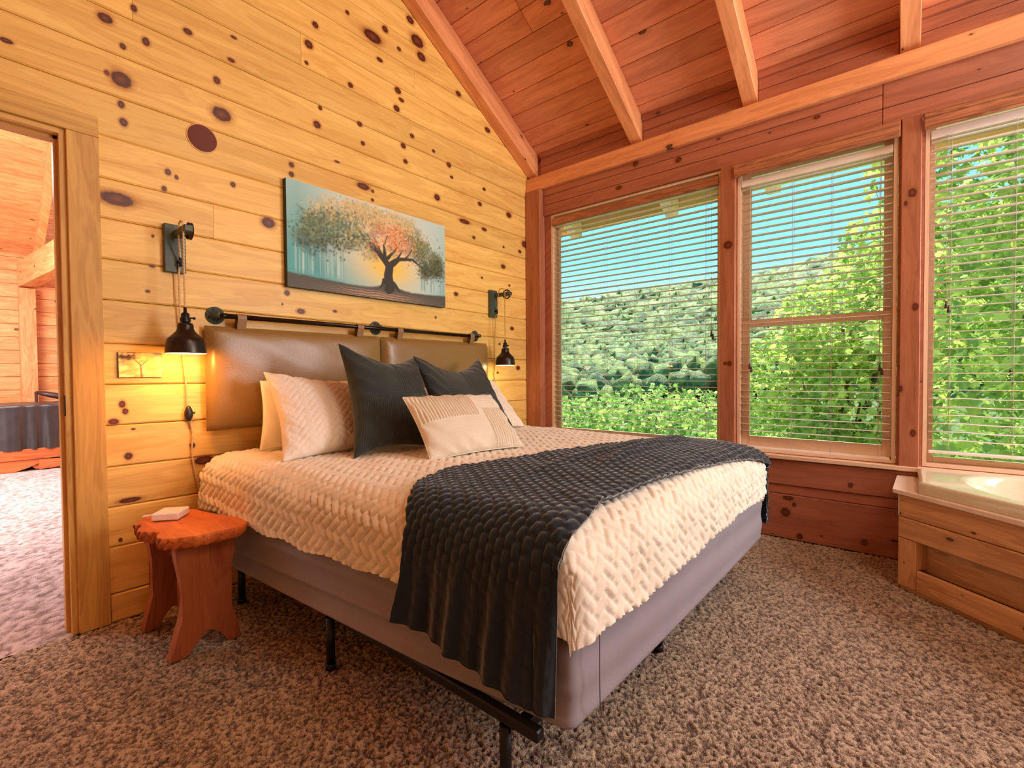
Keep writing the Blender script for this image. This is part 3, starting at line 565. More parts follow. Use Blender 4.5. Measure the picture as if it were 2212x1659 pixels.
# ------------------------------------------------------------ headboard (hung from a bar on the wall)
hb = thing('headboard', (1.83, YW, 1.357), 'two brown leather headboard cushions hanging by straps from a metal bar behind the bed', 'headboard')
def cushion(x0, x1, z0, z1):
    nu, nv = 60, 34; u, v = np.meshgrid(np.linspace(0, 1, nu), np.linspace(0, 1, nv), indexing='ij')
    a = np.clip(1-np.abs(2*u-1)**14, 0, 1)*np.clip(1-np.abs(2*v-1)**9, 0, 1); pf = a**.45
    X = x0+(x1-x0)*u; Z = z0+(z1-z0)*v; Y = 2.592-.052*pf-.010*np.sin(PI*u)*np.sin(PI*v)+.0015*np.sin(u*23+v*9)*np.sin(v*14)
    rr = .02; X += rr*(1-pf)*(.5-u)*0
    o = grid_mesh('cushion', np.stack([X, Y, Z], -1), UV=np.stack([X, Z], -1), mat=LEATHER, parent=hb, flip=False)
    s = MB(); s.bb(x0+.002, x1-.002, 2.590, 2.600, z0+.002, z1-.002); return o
cushion(.815, 1.798, .793, 1.302); cushion(1.806, 2.800, .793, 1.302)
MB().tube([(.90, 2.562, 1.352), (2.675, 2.562, 1.349)], .0125, 14).tube([(.884, 2.575, 1.352), (.884, 2.562, 1.352), (.905, 2.562, 1.352)], .0145, 12).build('bar', STEEL, hb)
for x in (.872, 1.79, 2.70):
    f = MB(); f.lathe((x, YW, 1.357), [(0, .0), (.043, .0), (.043, .004), (.041, .006), (.020, .006), (.019, .022), (.0145, .024), (.0145, .060), (0, .060)], axis='Y', n=28)
    for k in range(4): f.lathe((x+.031*math.cos(k*PI/2+.3), YW-.006, 1.357+.031*math.sin(k*PI/2+.3)), [(.004, 0), (.004, .001), (0, .0018)], axis='Y', n=8, mat=1)
    f.build('flange', [IRON, BLACK], hb)
for x in (.968, 1.637, 1.932, 2.60):
    pts = [(2.598, 1.30), (2.579, 1.34), (2.578, 1.357), (2.562, 1.3675), (2.545, 1.357), (2.543, 1.34), (2.558, 1.29)]
    s = MB(); w2 = .021
    for (ya, za), (yb, zb) in zip(pts, pts[1:]):
        d = Vector((0, yb-ya, zb-za)).normalized()*.002; n = Vector((0, -d.z, d.y))
        s.poly([(x-w2, ya, za), (x-w2, yb, zb), (x-w2, yb+n.y, zb+n.z), (x-w2, ya+n.y, za+n.z)], (2*w2, 0, 0))
    s.build('strap', STRAP, hb)
# ------------------------------------------------------------ bed base
NF, FF, HL, HR = np.array([.918, .590]), np.array([2.640, .552]), np.array([.788, 2.53]), np.array([2.72, 2.53])     # corners: near foot, far foot, head left, head right
bed = thing('bed', (1.75, 1.55, 0), 'large bed base with a grey lavender covered box spring on black metal legs', 'bed')
def ring(corners, inset, r, n=7):
    """rounded quadrilateral outline, counter-clockwise, as (k,2)"""
    c = [np.array(q, float) for q in corners]; ctr = sum(c)/4; out = []
    for i in range(4):
        p, a, b = c[i], c[i-1], c[(i+1) % 4]; da = (a-p)/np.linalg.norm(a-p); db = (b-p)/np.linalg.norm(b-p)
        p = p+(da+db)*inset; s0 = p+da*r; s1 = p+db*r
        for k in range(n):
            t = k/(n-1); out.append((1-t)**2*s0+2*t*(1-t)*p+t*t*s1)
    return np.array(out)
def dens(R, m):
    o = []
    for i in range(len(R)):
        a, b = R[i], R[(i+1) % len(R)]; k = max(1, int(np.linalg.norm(b-a)/m))
        for j in range(k): o.append(a+(b-a)*j/k)
    return np.array(o)
base = dens(ring([NF, FF, HR, HL], 0, .035), .04); nb = len(base); cc = base.mean(0)
prof = [(-.10, .222), (-.02, .218), (-.004, .226)]+[(0, .234+.0115*k) for k in range(17)]+[(-.004, .436), (-.02, .442), (-.12, .444)]
P = np.zeros((nb+1, len(prof), 3))
for i in range(nb+1):
    p = base[i % nb]; t = base[(i+1) % nb]-base[(i-1) % nb]; n = np.array([t[1], -t[0]])/np.linalg.norm(t)
    left = max(0, -n[0]); foot = max(0, -n[1]); f = (p[1]-.59)/1.9
    for j, (o, z) in enumerate(prof):
        dd = o; zz = z
        if 1 < j < 20: # loose cover: horizontal folds along the left side and a gentle sag at the foot
            env = min(1, f*3+.25)*min(1, (2.5-p[1])*4)
            dd += left*(.013*math.sin((z-.22)*78+.9)+.006*math.sin((z-.22)*140+p[1])*(z < .36))*env*(1.15-(z-.22)*4)+.003*foot*math.sin(z*60+p[0])
            zz -= foot*.006*math.sin(PI*(p[0]-.9)/1.7)*(z < .3)
        P[i, j] = (p[0]+n[0]*dd, p[1]+n[1]*dd, zz)
UVb = np.zeros((nb+1, len(prof), 2)); UVb[..., 0] = np.arange(nb+1)[:, None]*.04; UVb[..., 1] = P[..., 2]
bx = grid_mesh('box_spring', P, UV=UVb, mat=BOXF, parent=bed)
for z, nm in ((.440, 'top_cover'), (.224, 'bottom_cover')):
    s = MB(); R = ring([NF, FF, HR, HL], .06, .03); s.poly([(x, y, z-.003) for x, y in R], (0, 0, .004)); s.build(nm, BOXF, bed)
MB().tube([(.985, .553+.001, .44), (.985, .5545, .34), (.990, .556, .27), (1.01, .561, .222)], .0015, 5, False).build('seam', simple('seam_thread', s2l((110, 98, 104)), .9), bx)
fr = MB().bb(.870, .900, .655, 2.50, .192, .221, bevel=.004).bb(2.56, 2.593, .655, 2.50, .186, .216, bevel=.004)
fr.bb(.895, 2.56, .70, .73, .186, .216).bb(.895, 2.56, 1.55, 1.58, .186, .216).bb(.895, 2.56, 2.38, 2.41, .186, .216)
fr.build('frame', BLACK, bed)
for x, y in ((.879, .76), (.879, 1.59), (.879, 2.38), (1.73, .72), (1.73, 1.56), (2.575, .76), (2.575, 1.59), (2.575, 2.38)):
    MB().tube([(x, y, .002), (x, y, .19)], .0155, 14).lathe((x, y, 0), [(0, 0), (.019, 0), (.019, .018), (.0155, .022)], n=14).build('leg', BLACK, bed)
# ------------------------------------------------------------ draping: one surface for the quilt and the blanket
QF, QFR, QHL, QHR = np.array([.895, .572]), np.array([2.625, .535]), np.array([.775, 2.535]), np.array([2.865, 2.535])
INS, HX, DR, ARC, TOP = .13, .13, .115, .19, .690
def xl(y): t = (y-.57)/1.965; return QF[0]+(QHL[0]-QF[0])*t
def xr(y): t = (y-.54)/1.99; return QFR[0]+(QHR[0]-QFR[0])*t
def yf(x): t = (x-.895)/1.777; return QF[1]+(QFR[1]-QF[1])*t
def prof_(d, flare):
    d = np.maximum(d, 0); th = np.minimum(d/ARC, 1)*PI/2
    return HX*np.sin(th)+np.maximum(d-ARC, 0)*flare, DR*(1-np.cos(th))+np.maximum(d-ARC, 0)
def drape(X, Y, off=0, flare=.10, crown=True):
    """X,Y cloth coordinates (metres, flat) -> 3D on the mattress; beyond the edges the cloth bends down"""
    Yc = np.clip(Y, .57, 2.535); L0 = xl(Yc)+INS; R0 = xr(Yc)-INS; F0 = yf(np.clip(X, .9, 2.67))+INS
    dl = L0-X; drr = X-R0; df = F0-Y
    hl, zl = prof_(dl, flare); hr, zr = prof_(drr, .02); hf, zf = prof_(df, .06)
    px = np.where(dl > 0, L0-hl-off*np.clip(dl/ARC, 0, 1), np.where(drr > 0, R0+hr+off*2.0*np.clip(drr/ARC, 0, 1), X))
    py = np.where(df > 0, F0-hf-off*np.clip(df/ARC, 0, 1), Y)
    zs = np.maximum(zl, zr); dz = (np.maximum(zs, 0)**4+np.maximum(zf, 0)**4)**.25
    pz = TOP+off-dz
    t = (np.clip(X, L0, R0)-L0)/(R0-L0); pz = pz-.010*(1-np.sin(PI*t))-.006*np.sin(Y*4+X*2)*np.sin(X*3.1)
    # round the vertical corner at the near foot and far foot
    for cx, cy, sx in ((QF[0]-.01, QF[1]-.01, 1), (QFR[0], QFR[1]-.01, -1)):
        r = .09; ax = (cx+sx*r-px)*sx; ay = cy+r-py; mm = (ax > 0) & (ay > 0); dd = np.sqrt(ax**2+ay**2)+1e-9
        rq = r+off*(1.0 if sx > 0 else 1.7); k = np.where(mm & (dd > rq), rq/dd, 1.0); px = np.where(mm, cx+sx*r-sx*ax*k, px); py = np.where(mm, cy+r-ay*k, py)
    return np.stack([px, py, pz], -1)
def normals(P):
    a = np.gradient(P, axis=0); b = np.gradient(P, axis=1); n = np.cross(a, b); n /= np.linalg.norm(n, axis=-1, keepdims=True)+1e-12; return n
def herring(x, y, w):
    """puffs of a 2:1 herringbone: 0 on stitch lines, 1 in the middle"""
    x = x/w; y = y/w; i = np.floor(x); j = np.floor(y); k = np.mod(i-j, 4)
    lx = np.where(k == 0, (x-i)/2, np.where(k == 1, (x-i+1)/2, x-i)); ly = np.where(k == 3, (y-j)/2, np.where(k == 2, (y-j+1)/2, y-j))
    ax = np.where(k < 2, 2.0, 1.0); ay = np.where(k < 2, 1.0, 2.0)
    ex = np.minimum(lx, 1-lx)*ax; ey = np.minimum(ly, 1-ly)*ay
    return np.clip(np.minimum(ex, ey)/.26, 0, 1)**.6, np.mod(i*7+j*13, 5)/4
def fbm(x, y, seed=0):
    r = np.random.RandomState(seed); out = 0
    for o in range(5):
        for _ in range(3):
            a = r.rand()*2*PI; f = 3.0*1.9**o*(.7+.6*r.rand()); out = out+np.sin((x*np.cos(a)+y*np.sin(a))*f+r.rand()*9)/(1.7**o)/3
    return out
# quilt
hang = ARC+.118
ys = np.concatenate([np.linspace(yf(1.7)+INS-hang, 2.53, 380)]); us = np.linspace(0, 1, 470)
Yg = np.repeat(ys[None], len(us), 0); Lx = xl(np.clip(Yg, .57, 2.53))+INS-hang; Rx = xr(np.clip(Yg, .57, 2.53))-INS+hang
Xg = Lx+(Rx-Lx)*us[:, None]
P = drape(Xg, Yg)
a45 = math.radians(45); xr_ = Xg*math.cos(a45)+Yg*math.sin(a45); yr_ = -Xg*math.sin(a45)+Yg*math.cos(a45)
wx = xr_+.004*fbm(Xg, Yg, 3); wy = yr_+.004*fbm(Xg, Yg, 4)
pf, ty = herring(wx, wy, .032)
N_ = normals(P); N_ *= np.sign(N_[len(us)//2, 100, 2])
side = np.clip((TOP-P[..., 2])/.08, 0, 1)
crumple = fbm(Xg*9, Yg*9, 8)
cm = 1-.75*np.clip((xl(Yg)+INS-Xg)/.10, 0, 1)*np.clip((yf(1.0)+INS-Yg)/.10, 0, 1)
N_ = N_*cm[..., None]
P = P+N_*(pf*(.0075+.0055*side)*(1+.35*crumple)+.004*fbm(Xg*2.4, Yg*2.4, 5)+side*.006*fbm(Xg*5, Yg*5, 6)*1.0)[..., None]
lo = np.clip((hang-np.minimum(np.minimum(Xg-Lx, Rx-Xg), Yg-ys[0])-hang+.09)/.09, 0, 1)
P[..., 2] += lo*.006*np.sin(Yg*23+Xg*17)-.0
P[..., 2] = np.maximum(P[..., 2], .41)
quilt = grid_mesh('quilt', P, UV=np.stack([Xg, Yg], -1), mat=QUILT); props(quilt, 'cream quilt with a woven diamond stitch covering the whole bed', 'quilt')
# blanket
nq, npx = 150, 520
q = np.linspace(0, 1, nq)[None]; s = np.linspace(0, 1, npx)[:, None]
# cloth x runs from the left hem over the bed to the right hem
XL, XR = .90+INS-(ARC+.265), 2.70-INS+(ARC+.23); Xs = XL+(XR-XL)*s
frontY = np.interp(Xs[:, 0], [XL, .80, .93, 1.02, 1.16, 1.5, 1.9, 2.3, 2.5, 2.62, XR], [.600, .600, .605, .625, .655, .640, .605, .570, .535, .475, .450])[:, None]
rearY = np.interp(Xs[:, 0], [XL, .70, .84, .92, 1.0, 1.2, 1.5, 2.0, 2.6, XR], [1.10, 1.085, 1.10, 1.16, 1.24, 1.30, 1.21, 1.07, 1.00, .96])[:, None]
Yb = frontY+(rearY-frontY)*q; Xb = np.repeat(Xs, nq, 1)
Xb = Xb-(1-np.clip((Xs-XL)/.45, 0, 1))*.052*(1-q)*1.0+ (1-np.clip((Xs-XL)/.35, 0, 1))*.0*(q**3)       # the front corner hangs lower
P = drape(Xb, Yb, off=.030, flare=.07)
N_ = normals(P); N_ *= np.sign(N_[npx//2, nq//2, 2])
dl = np.clip((.98-P[..., 0])/.10, 0, 1)*np.clip((.66-P[..., 2])/.15, 0, 1)
fold = dl*(.014+.015*np.sin(Yb*41+.8+2*np.sin(Yb*9))*np.clip((Yb-.66)*3, .1, 1)+.006*np.sin(Yb*95+2+P[..., 2]*6))*np.clip((.68-P[..., 2])/.3, 0, 1)
ridge = .030*np.exp(-((Yb-(.86+.06*(Xb-1.9)))/.035)**2)*np.clip((Xb-1.45)/.35, 0, 1)*np.clip((2.62-Xb)/.3, 0, 1)+.012*np.exp(-((Yb-(.98-.02*(Xb-1.9)))/.03)**2)*np.clip((Xb-1.2)/.3, 0, 1)
rw = .027; row = np.floor((Yb+.004*np.sin(Xb*40))/rw*1.0); bx_ = Xb/.042+np.mod(row, 2)*.5+.15*fbm(Xb*2, Yb*2, 12)
fx = bx_-np.floor(bx_); fy = (Yb+.004*np.sin(Xb*40))/rw-row
puff = (np.clip(np.minimum(fx, 1-fx)/.28, 0, 1)*np.clip(np.minimum(fy, 1-fy)/.30, 0, 1))**.6
edge = np.minimum(np.minimum(q, 1-q)*8, 1)
P = P+N_*(fold+ridge+.0085*puff*(1-.80*dl)+.008*fbm(Xb*2.2, Yb*2.2, 15)*(1-dl*.4))[..., None]
P[..., 2] = np.maximum(P[..., 2], .262)
V = P.reshape(-1, 3); Nn = N_.reshape(-1, 3)
idx = np.arange(npx*nq).reshape(npx, nq); Qd = np.stack([idx[:-1, :-1], idx[1:, :-1], idx[1:, 1:], idx[:-1, 1:]], -1).reshape(-1, 4)
n0 = len(V); rim = np.concatenate([idx[:, 0], idx[-1, 1:], idx[-2::-1, -1], idx[0, -2:0:-1]])
V2 = V-Nn*.010; Qr = np.stack([rim, np.roll(rim, -1), np.roll(rim, -1)+n0, rim+n0], -1)
UVt = np.stack([Xb, Yb], -1).reshape(-1, 2)
blk = raw_mesh('throw_blanket', np.concatenate([V, V2]), np.concatenate([Qd, Qd[:, ::-1]+n0, Qr]), np.concatenate([UVt, UVt]), None, BLANKET)
props(blk, 'dark charcoal woven velvet throw blanket laid across the foot of the bed', 'blanket')
# ------------------------------------------------------------ pillows
def pillow(name, TL, TR, BR, BL, T, mat, label, pat=None, pinch=.10, sag=0, nu=90, nv=80, group=None, seed=1, bulge=(.5, .45), flange=0, power=.5):
    TL, TR, BR, BL = [np.array(p, float) for p in (TL, TR, BR, BL)]
    u, v = np.meshgrid(np.linspace(0, 1, nu), np.linspace(0, 1, nv), indexing='ij')       # u left->right, v bottom->top
    e = (TR+BR-TL-BL)/2; f = (TL+TR-BL-BR)/2; nrm = np.cross(e, f); nrm /= np.linalg.norm(nrm)
    if nrm[1] > 0: nrm = -nrm                                                             # faces the room
    su = u+pinch*(.5-u)*2*.5*np.sin(PI*v)**1.0*(np.abs(2*u-1)**2); sv = v+pinch*(.5-v)*2*.5*np.sin(PI*u)*(np.abs(2*v-1)**2)
    B = ((1-su)*(1-sv))[..., None]*BL+(su*(1-sv))[..., None]*BR+(su*sv)[..., None]*TR+((1-su)*sv)[..., None]*TL
    B = B-(sag*np.sin(PI*u)**1.3*v**2)[..., None]*np.array([0, 0, 1.])
    hgt = np.clip((1-np.abs(2*u-1)**2.4)*(1-np.abs(2*v-1)**2.4), 0, 1)**power
    wr = fbm(u*1.3, v*1.3, seed); edgew = (1-np.clip(np.minimum(np.minimum(u, 1-u), np.minimum(v, 1-v))/.25, 0, 1))
    W, H = np.linalg.norm(e), np.linalg.norm(f)
    det = 0
    if pat == 'quilt':
        xx, yy = u*W, v*H; a = .8; h, _ = herring(xx*np.cos(a)+yy*np.sin(a), -xx*np.sin(a)+yy*np.cos(a), .027); det = h*.0055
    elif pat == 'cord':      # patchwork: ribs change direction
        a = (u > .52); b = (v > .45)
        rib_v = np.abs(np.sin(u*W*PI/.0115)); rib_h = np.abs(np.sin(v*H*PI/.0115)); det = np.where(a ^ b, rib_h, rib_v)*.0042*np.where((u < .5) & (v > .55), .3, 1)
    elif pat == 'lumbar':
        rib_v = np.abs(np.sin(u*W*PI/.0155)); rib_h = np.abs(np.sin(v*H*PI/.0125))
        A1 = (v > .5) & (u < .60); A2 = (v < .62) & (u > .66); det = np.where(A1 | A2, rib_v*.0070, np.where(v > .5, rib_h*.0018, rib_h*.0007))
    puff = hgt*T/2
    Fr = B+nrm*(puff+det*np.clip(hgt*3, 0, 1)+hgt*.007*wr+edgew*.005*np.sin(u*W*70+v*H*60+wr*3)*np.clip(hgt*4, 0, 1))[..., None]
    Bk = B-nrm*(puff*.8)[..., None]
    V = np.concatenate([Fr.reshape(-1, 3), Bk.reshape(-1, 3)]); idx = np.arange(nu*nv).reshape(nu, nv)
    Qd = np.stack([idx[:-1, :-1], idx[1:, :-1], idx[1:, 1:], idx[:-1, 1:]], -1).reshape(-1, 4); n0 = nu*nv
    uv = np.stack([u*W, v*H], -1).reshape(-1, 2)
    o = raw_mesh(name, V, np.concatenate([Qd, Qd[:, ::-1]+n0]), np.concatenate([uv, uv]), None, mat)
    bm = bmesh.new(); bm.from_mesh(o.data); bmesh.ops.remove_doubles(bm, verts=bm.verts, dist=.0008); bmesh.ops.recalc_face_normals(bm, faces=bm.faces); bm.to_mesh(o.data); bm.free()
    o.data.polygons.foreach_set('use_smooth', [True]*len(o.data.polygons))
    # piping around the rim
    if flange:
        R = [B[i, 0] for i in range(nu)]+[B[-1, j] for j in range(nv)]+[B[i, -1] for i in range(nu-1, -1, -1)]+[B[0, j] for j in range(nv-1, -1, -1)]
        s = MB(); s.tube(R[::3]+[R[0]], flange, 6, False); s.build('seam_edge', mat, o)
    return props(o, label, 'pillow', group)
pillow('pillow', (1.020, 2.485, 1.035), (1.66, 2.485, 1.02), (1.64, 2.42, .69), (.985, 2.42, .692), .13, PILLOW_W, 'plain white sleeping pillow standing at the left end of the headboard', pinch=.05, seed=3)
pillow('pillow', (1.90, 2.44, .98), (2.56, 2.47, .96), (2.80, 2.40, .70), (1.90, 2.40, .69), .12, PILLOW_W, 'cream pillow lying flattest, at the right end of the bed head', pinch=.05, seed=4)
pillow('quilted_sham', (.984, 2.36, 1.078), (1.62, 2.40, 1.03), (1.60, 2.06, .69), (.930, 2.055, .688), .17, QUILT_PINK, 'cream quilted pillow sham at the left, leaning on the white pillow', pat='quilt', pinch=.09, sag=.03, seed=5, group='quilted pillow shams', nu=150, nv=110)
pillow('quilted_sham', (2.02, 2.38, 1.03), (2.68, 2.42, 1.015), (2.615, 2.06, .69), (2.0, 2.06, .69), .12, QUILT_PINK, 'cream quilted pillow sham at the right, mostly behind the dark pillow', pat='quilt', pinch=.09, sag=.02, seed=6, group='quilted pillow shams', nu=150, nv=110)
pillow('square_pillow', (1.235, 2.12, 1.212), (1.80, 2.235, 1.165), (1.60, 1.80, .69), (1.158, 1.872, .688), .21, CORD, 'large charcoal corduroy pillow, left of the two dark ones', pat='cord', pinch=.16, sag=.055, seed=7, group='charcoal square pillows', nu=220, nv=200)
pillow('square_pillow', (1.712, 2.15, 1.166), (2.476, 2.37, 1.168), (2.275, 1.86, .69), (1.62, 1.86, .69), .16, CORD, 'charcoal corduroy pillow behind the striped cream one, right of the two dark ones', pat='cord', pinch=.17, sag=.075, seed=8, group='charcoal square pillows', nu=220, nv=200)
pillow('lumbar_pillow', (1.322, 1.735, .956), (1.868, 1.70, .946), (1.836, 1.455, .703), (1.322, 1.552, .694), .13, CORD_L, 'small cream oblong pillow with ribbed stripes, in front of all the others', pat='lumbar', pinch=.05, seed=9, nu=320, nv=160, flange=.003)
# ------------------------------------------------------------ pendant lamps on pulley brackets
def strand_tube(s, pts, r, turns=60):
    """two-strand twisted rope"""
    P = []; pts = [Vector(p) for p in pts]
    for a, b in zip(pts, pts[1:]):
        L_ = (b-a).length; k = max(2, int(L_/.006))
        for i in range(k): P.append(a.lerp(b, i/k))
    P.append(pts[-1])
    for ph in (0, PI):
        q = []; d = 0
        for i, p in enumerate(P):
            if i: d += (p-P[i-1]).length
            t = (P[min(i+1, len(P)-1)]-P[max(0, i-1)]).normalized(); ux = t.cross(Vector((0, 1, 0.01))).normalized(); uy = t.cross(ux)
            a = d/.030*2*PI+ph; q.append(p+(ux*math.cos(a)+uy*math.sin(a))*r*.55)
        s.tube(q, r*.62, 5, False)
def pendant(px, pz0, ax_, az, sx_, zb, label, energy, col, wx_, lamp_y, rope, rr):
    t = thing('pulley_wall_lamp', (px, YW, pz0), label, 'lamp')
    MB().bb(px-.042, px+.042, YW-.026, YW, pz0-.11, pz0+.11, bevel=.003).build('back_plate', GREENGREY, t)
    MB().bb(ax_-.017, ax_+.017, lamp_y-.025, YW-.026, az-.014, az+.014, bevel=.002).build('arm', GREENGREY, t)
    w = MB(); wc = (ax_+.020, lamp_y+.035, az+.002)
    w.lathe(wc, [(.034, -.006), (.038, -.007), (.038, -.004), (.033, 0), (.038, .004), (.038, .007), (.034, .006), (.030, .003), (.030, -.003), (.034, -.006)], axis='X', n=24).lathe(wc, [(0, -.009), (.008, -.009), (.008, .009), (0, .009)], axis='X', n=12)
    for k in range(4):
        a = k*PI/2+.4; w.tube([wc, (wc[0], wc[1]+.032*math.cos(a), wc[2]+.032*math.sin(a))], .0035, 6)
    w.build('pulley_wheel', RUST, t)
    zt = zb+.152
    MB().tube([(px+.012, YW-.03, pz0-.06), (px+.012, YW-.052, pz0-.06)], .008, 10).tube([(px+.012, YW-.05, pz0-.085), (px+.012, YW-.05, pz0-.035)], .0055, 8).build('cleat', BLACK, t)
    s = MB(); yl = lamp_y
    strand_tube(s, [(sx_, yl, zt+.045), (sx_, yl, az+.01), (sx_, yl+.012, az+.034), (sx_, yl+.035, az+.040), (sx_, yl+.058, az+.032), (sx_, yl+.068, az), (px+.014, YW-.045, pz0-.06), (px+.010, YW-.030, pz0-.11)], rr)
    s.build('lamp_rope', rope, t)
    # socket and shade
    so = MB().lathe((sx_, yl, zt), [(.020, -.012), (.020, .004), (.016, .010), (.016, .024), (.007, .030), (.006, .052), (0, .053)], n=20).tube([(sx_+.015, yl, zt+.006), (sx_+.030, yl, zt+.006)], .0035, 8).lathe((sx_+.030, yl, zt+.006), [(0, 0), (.006, .001), (.006, .008), (0, .009)], axis='X', n=10)
    so.build('socket', BLACK, t)
    pr = [(.019, .137), (.027, .134), (.031, .122), (.030, .112), (.036, .098), (.050, .082), (.060, .072), (.069, .064), (.0735, .046), (.077, .018), (.0785, .004), (.0785, 0), (.0765, 0)]
    pi = [(r-.0025, z) for r, z in reversed(pr[:-1])]
    sh = MB().lathe((sx_, yl, zb), pr, n=40); o = sh.build('lamp_shade', SHADE, t)
    MB().lathe((sx_, yl, zb), pi+[(0, .134)], n=40).build('shade_lining', SHADE_IN, o)
    glow = simple('glowing_bulb', (1, .9, .75), .5, emit=((1, .86, .66), 9 if energy > 3 else 4))
    MB().lathe((sx_, yl, zb+.008), [(0, 0), (.018, .003), (.029, .016), (.031, .030), (.026, .046), (.014, .062), (.012, .078), (0, .079)], n=20).build('bulb', glow, t)
    l = light('lamp_light', 'POINT', (sx_, yl, zb+.012), energy, col, .035)
    l.parent = t; l.location = Vector((sx_, yl, zb+.0))-WL[t.name]
    return t
lt = pendant(.706, 1.648, .714, 1.712, .700, 1.160, 'black pulley wall lamp left of the bed with its bulb glowing', 5.5, (1.0, .38, .08), 0, 2.46, ROPE, .0042)
rt_ = pendant(2.905, 1.630, 2.925, 1.700, 2.880, 1.126, 'black pulley wall lamp right of the bed, near the window corner', 1.4, (1.0, .75, .4), 0, 2.46, ROPE2, .0036)
# cords from the plates down the wall
def smooth(pts, k=6):
    P = [Vector(p) for p in pts]; out = []
    for i in range(len(P)-1):
        a, b, c, d = P[max(i-1, 0)], P[i], P[i+1], P[min(i+2, len(P)-1)]
        for j in range(k):
            t = j/k; out.append(.5*((2*b)+(c-a)*t+(2*a-5*b+4*c-d)*t*t+(3*b-a-3*c+d)*t**3))
    return out+[P[-1]]
s = MB(); strand_tube(s, smooth([(.716, YW-.032, 1.54), (.720, YW-.02, 1.34), (.729, YW-.012, 1.15), (.740, YW-.012, 1.02), (.742, YW-.012, .915)]), .0042); cd = s.build('lamp_cord', ROPE, lt)
s = MB(); strand_tube(s, smooth([(.752, YW-.012, .845), (.762, YW-.012, .79), (.757, YW-.012, .70), (.768, YW-.012, .60), (.785, YW-.012, .51), (.783, YW-.014, .45), (.765, YW-.02, .36), (.76, YW-.02, .20)]), .0042); s.build('lamp_cord', ROPE, lt)
MB().lathe((.747, YW-.016, .845), [(0, 0), (.008, .004), (.014, .016), (.018, .030), (.018, .044), (.013, .060), (.007, .072), (0, .076)], n=12).tube([(.762, YW-.02, .885), (.772, YW-.02, .885)], .005, 8).build('inline_switch', BLACK2, lt)
s = MB(); strand_tube(s, smooth([(2.915, YW-.03, 1.52), (2.922, YW-.016, 1.30), (2.925, YW-.012, 1.10), (2.912, YW-.012, 1.06), (2.930, YW-.012, .98), (2.93, YW-.012, .80)]), .0032); s.build('lamp_cord', ROPE2, rt_)
# ------------------------------------------------------------ canvas print and small plaque (flat prints)
def seg(px_, pz_, x0, y0, x1, y1, w0, w1):
    dx, dy = x1-x0, y1-y0; t = np.clip(((px_-x0)*dx+(pz_-y0)*dy)/(dx*dx+dy*dy+1e-9), 0, 1)
    d = np.hypot(px_-x0-t*dx, pz_-y0-t*dy); return d-(w0+(w1-w0)*t)
def lerpc(a, b, t): return a+(b-a)*t[..., None]
cw, chh = 1.145, .587; nu, nv = 400, 205
U, Vv = np.meshgrid(np.linspace(0, 1, nu), np.linspace(0, 1, nv), indexing='ij'); A = U*1.95; B = Vv   # A 0..1.95
cc_ = lambda *c: np.array(s2l(c))
C_ = lerpc(np.ones((nu, nv, 3))*cc_(96, 176, 176), np.ones((nu, nv, 3))*cc_(196, 222, 216), np.clip(np.abs(A-.1)*1.2+(B-.45)*.9, 0, 1))
C_ = lerpc(C_, np.ones_like(C_)*cc_(120, 184, 190), np.clip((A-1.62)/.3, 0, 1)*np.clip(1.1-B, 0, 1)*.8)
C_ = lerpc(C_, np.ones_like(C_)*cc_(238, 228, 206), np.clip(np.exp(-((A-1.05)/.55)**2)*np.exp(-((B-.7)/.35)**2)*1.1, 0, 1))
C_ = lerpc(C_, np.ones_like(C_)*cc_(250, 214, 108), np.clip(np.exp(-((A-1.12)/.36)**2-((B-.36)/.22)**2)*1.15, 0, 1))
rs = np.random.RandomState(4)
for _ in range(90):
    a0 = rs.choice([rs.uniform(.05, .6), rs.uniform(1.5, 1.95)]); wdt = rs.uniform(.003, .012); b0 = rs.uniform(.25, .45); c0 = cc_(*( (70, 140, 146) if rs.rand() < .5 else (206, 232, 226)))
    C_ = lerpc(C_, np.ones_like(C_)*c0, .45*np.exp(-((A-a0)/wdt)**2)*np.clip((b0+.1-B)/.1, 0, 1)*np.clip((B-.13)/.06, 0, 1))
gy = .150-.035*np.sin(A*1.6)+.06*np.exp(-((A-1.10)/.17)**2)+.008*fbm(A*4, B*0, 2)
gnd = np.clip((gy-B)/.02, 0, 1); C_ = lerpc(C_, np.ones_like(C_)*cc_(92, 90, 82), gnd)
C_ = lerpc(C_, np.ones_like(C_)*cc_(214, 170, 136), gnd*np.clip(np.exp(-((A-1.0)/.5)**2)*np.clip((.10-B)/.05, 0, 1)*(.5+.5*np.sin(B*260+A*9+fbm(A*5, B*5, 1)*3)), 0, 1)*.9)
br = [(1.12, .13, 1.12, .36, .066, .050), (1.12, .36, 1.0, .50, .042, .030), (1.0, .50, .82, .60, .028, .020), (.82, .60, .62, .61, .019, .009), (.86, .58, .74, .70, .017, .007), (1.10, .40, 1.05, .58, .026, .014), (1.05, .58, 1.12, .70, .014, .006), (1.0, .52, .93, .66, .014, .006),
      (1.13, .38, 1.26, .47, .036, .024), (1.26, .47, 1.45, .50, .022, .012), (1.45, .50, 1.60, .43, .012, .006), (1.24, .46, 1.30, .58, .015, .007), (1.35, .49, 1.44, .62, .012, .005), (1.12, .46, 1.2, .56, .020, .012), (1.2, .56, 1.28, .66, .010, .005), (1.06, .20, 1.0, .12, .03, .005), (1.18, .18, 1.26, .11, .03, .005), (.72, .61, .55, .54, .009, .004)]
trunkd = np.full(A.shape, 9.)
for b_ in br: trunkd = np.minimum(trunkd, seg(A+.008*np.sin(B*30), B, *b_))
